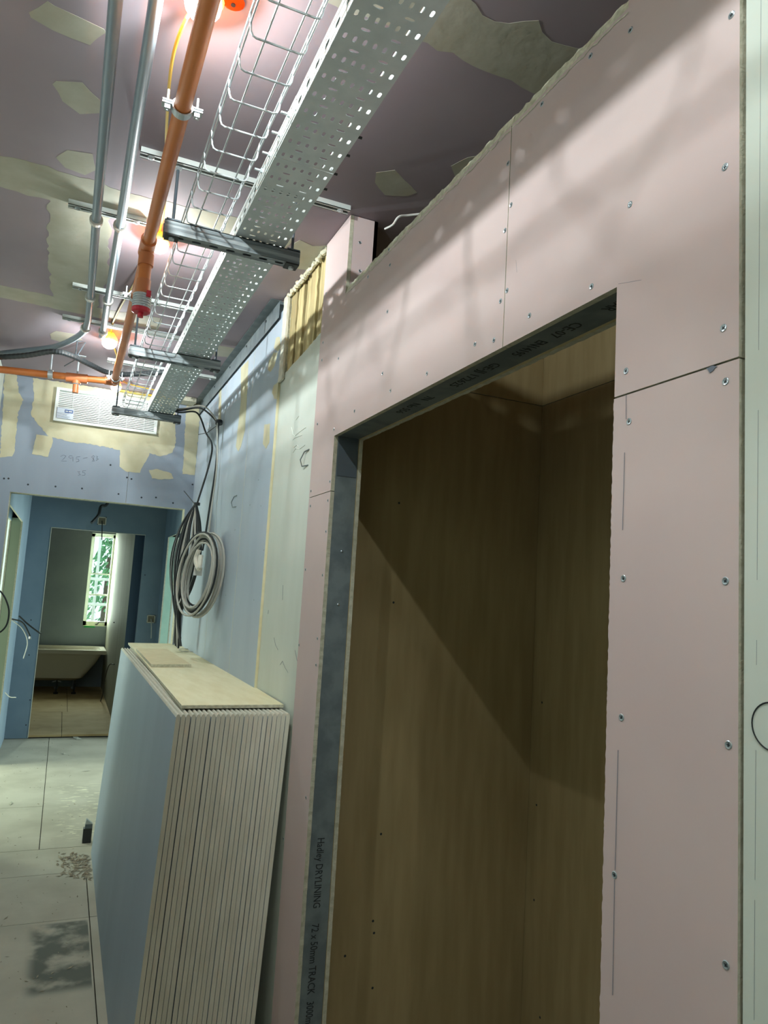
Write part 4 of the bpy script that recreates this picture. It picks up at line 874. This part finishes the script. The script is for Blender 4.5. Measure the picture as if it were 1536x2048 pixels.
pl = [onz(q[0], q[1], ZT) for q in ((363,1418),(567,1416),(370,1291),(256,1289))]
cv = MB().prism([p+Vector((0, 0, .0115)) for p in pl], (0, 0, -.0105), 0, 1).build('cover_board', [BROWNC, GYPW]); tag(cv, 'tan board lying flat on top of the sheet stack', 'board')
ofc = [onz(q[0], q[1], ZT+.0125) for q in ((302,1334),(382,1334),(333,1302),(272,1301))]
tag(MB().prism([p+Vector((0, 0, .0125)) for p in ofc], (0, 0, -.0123), 0, 1).build('board_offcut', [mat('pale offcut paper', (232, 218, 178), .85, c2=(222, 206, 164), scale=20), GYPW]), 'small pale offcut lying on the tan board', 'board')
cq = onz(372, 1300, ZT+.013)
for k in range(3):
    pass
tag(MB().tube([cq+Vector((.05*math.cos(a)+.006*math.sin(3*a), .10*math.sin(a)-.05, .003)) for a in [i*.45 for i in range(26)]], .0022, 5).build('cable_scrap', CABLEG), 'thin curl of grey wire on the far end of the tan board', 'wire')

# ================================================================== FLOOR BITS
bk_ = thing('metal_scrap', 'dark bracket scrap lying against the foot of the stack', 'bracket'); c = onz(177,1693,0)
c = Vector((.285, 4.99, 0))
MB().box((c.x-.02, c.y-.02, .0006), (c.x+.03, c.y+.02, .085)).build('block', BLACK, bk_); MB().box((c.x-.012, c.y-.018, .085), (c.x+.03, c.y+.018, .11)).build('body', DARKM, bk_); MB().prism([(c.x-.012, c.y-.016, .11), (c.x+.03, c.y-.016, .11), (c.x-.008, c.y-.016, .14)], (0, .03, 0)).build('blade', ZINC, bk_)
mb = MB()
def chip(mb, x, y, s, z=.0008, flat=True):
    a = random.uniform(0, 3.14); l, w_ = s*random.uniform(.7, 1.6), s*random.uniform(.25, .6); h = s*random.uniform(.08, .35); u = Vector((math.cos(a), math.sin(a), 0)); v = Vector((-math.sin(a), math.cos(a), 0)); c = Vector((x, y, z))
    mb.add([c-u*l, c-v*w_+Vector((0, 0, h*.3)), c+u*l+Vector((0, 0, h)), c+v*w_, c+Vector((0, 0, h*1.2))], [(0, 1, 4), (1, 2, 4), (2, 3, 4), (3, 0, 4), (3, 2, 1, 0)])
for i in range(170):
    t = random.random(); px_ = 110+72*t**.6; py_ = 1712+50*random.random()-(1-t)*8
    p = onz(px_, py_, 0)
    if p.x < .30: chip(mb, p.x, p.y, random.uniform(.006, .022))
tag(mb.build('torn_paper_pile', DEBRIS), 'heap of torn brown paper scraps at the foot of the stack', 'debris', kind='stuff')
mb = MB()
for i in range(260):
    x_ = random.uniform(-.42, .29); y_ = random.choice((random.uniform(2.9, 5.2), random.uniform(5.2, 8.1))); chip(mb, x_, y_, random.uniform(.002, .008))
for i in range(40): chip(mb, random.uniform(-.15, .6), random.uniform(8.4, 10.8), random.uniform(.003, .010), .031)
tag(mb.build('floor_crumbs', DEBRIS), 'scattered crumbs and shavings over the floor', 'debris', kind='stuff')
def flake(q, s, label, m=IVORY):
    p = onz(q[0], q[1], 0); mb = MB(); chip(mb, p.x, p.y, s, .0012); tag(mb.build('board_flake', m), label, 'debris', 'pale board flakes on the floor')
flake((128,1508), .03, 'pale flake on the floor close to the first doorway step'); flake((172,1542), .035, 'long pale flake on the floor beside the stack'); flake((22,1607), .03, 'grey flake near the left edge of the floor', GYP); flake((140,1936), .012, 'tiny flake on the grey stained floor patch', DEBRIS)
flake((12,1836), .018, 'dark curled shaving on the floor at the lower left', DEBRIS); flake((155,1478), .05, 'thin pale strip lying along the bathroom step')
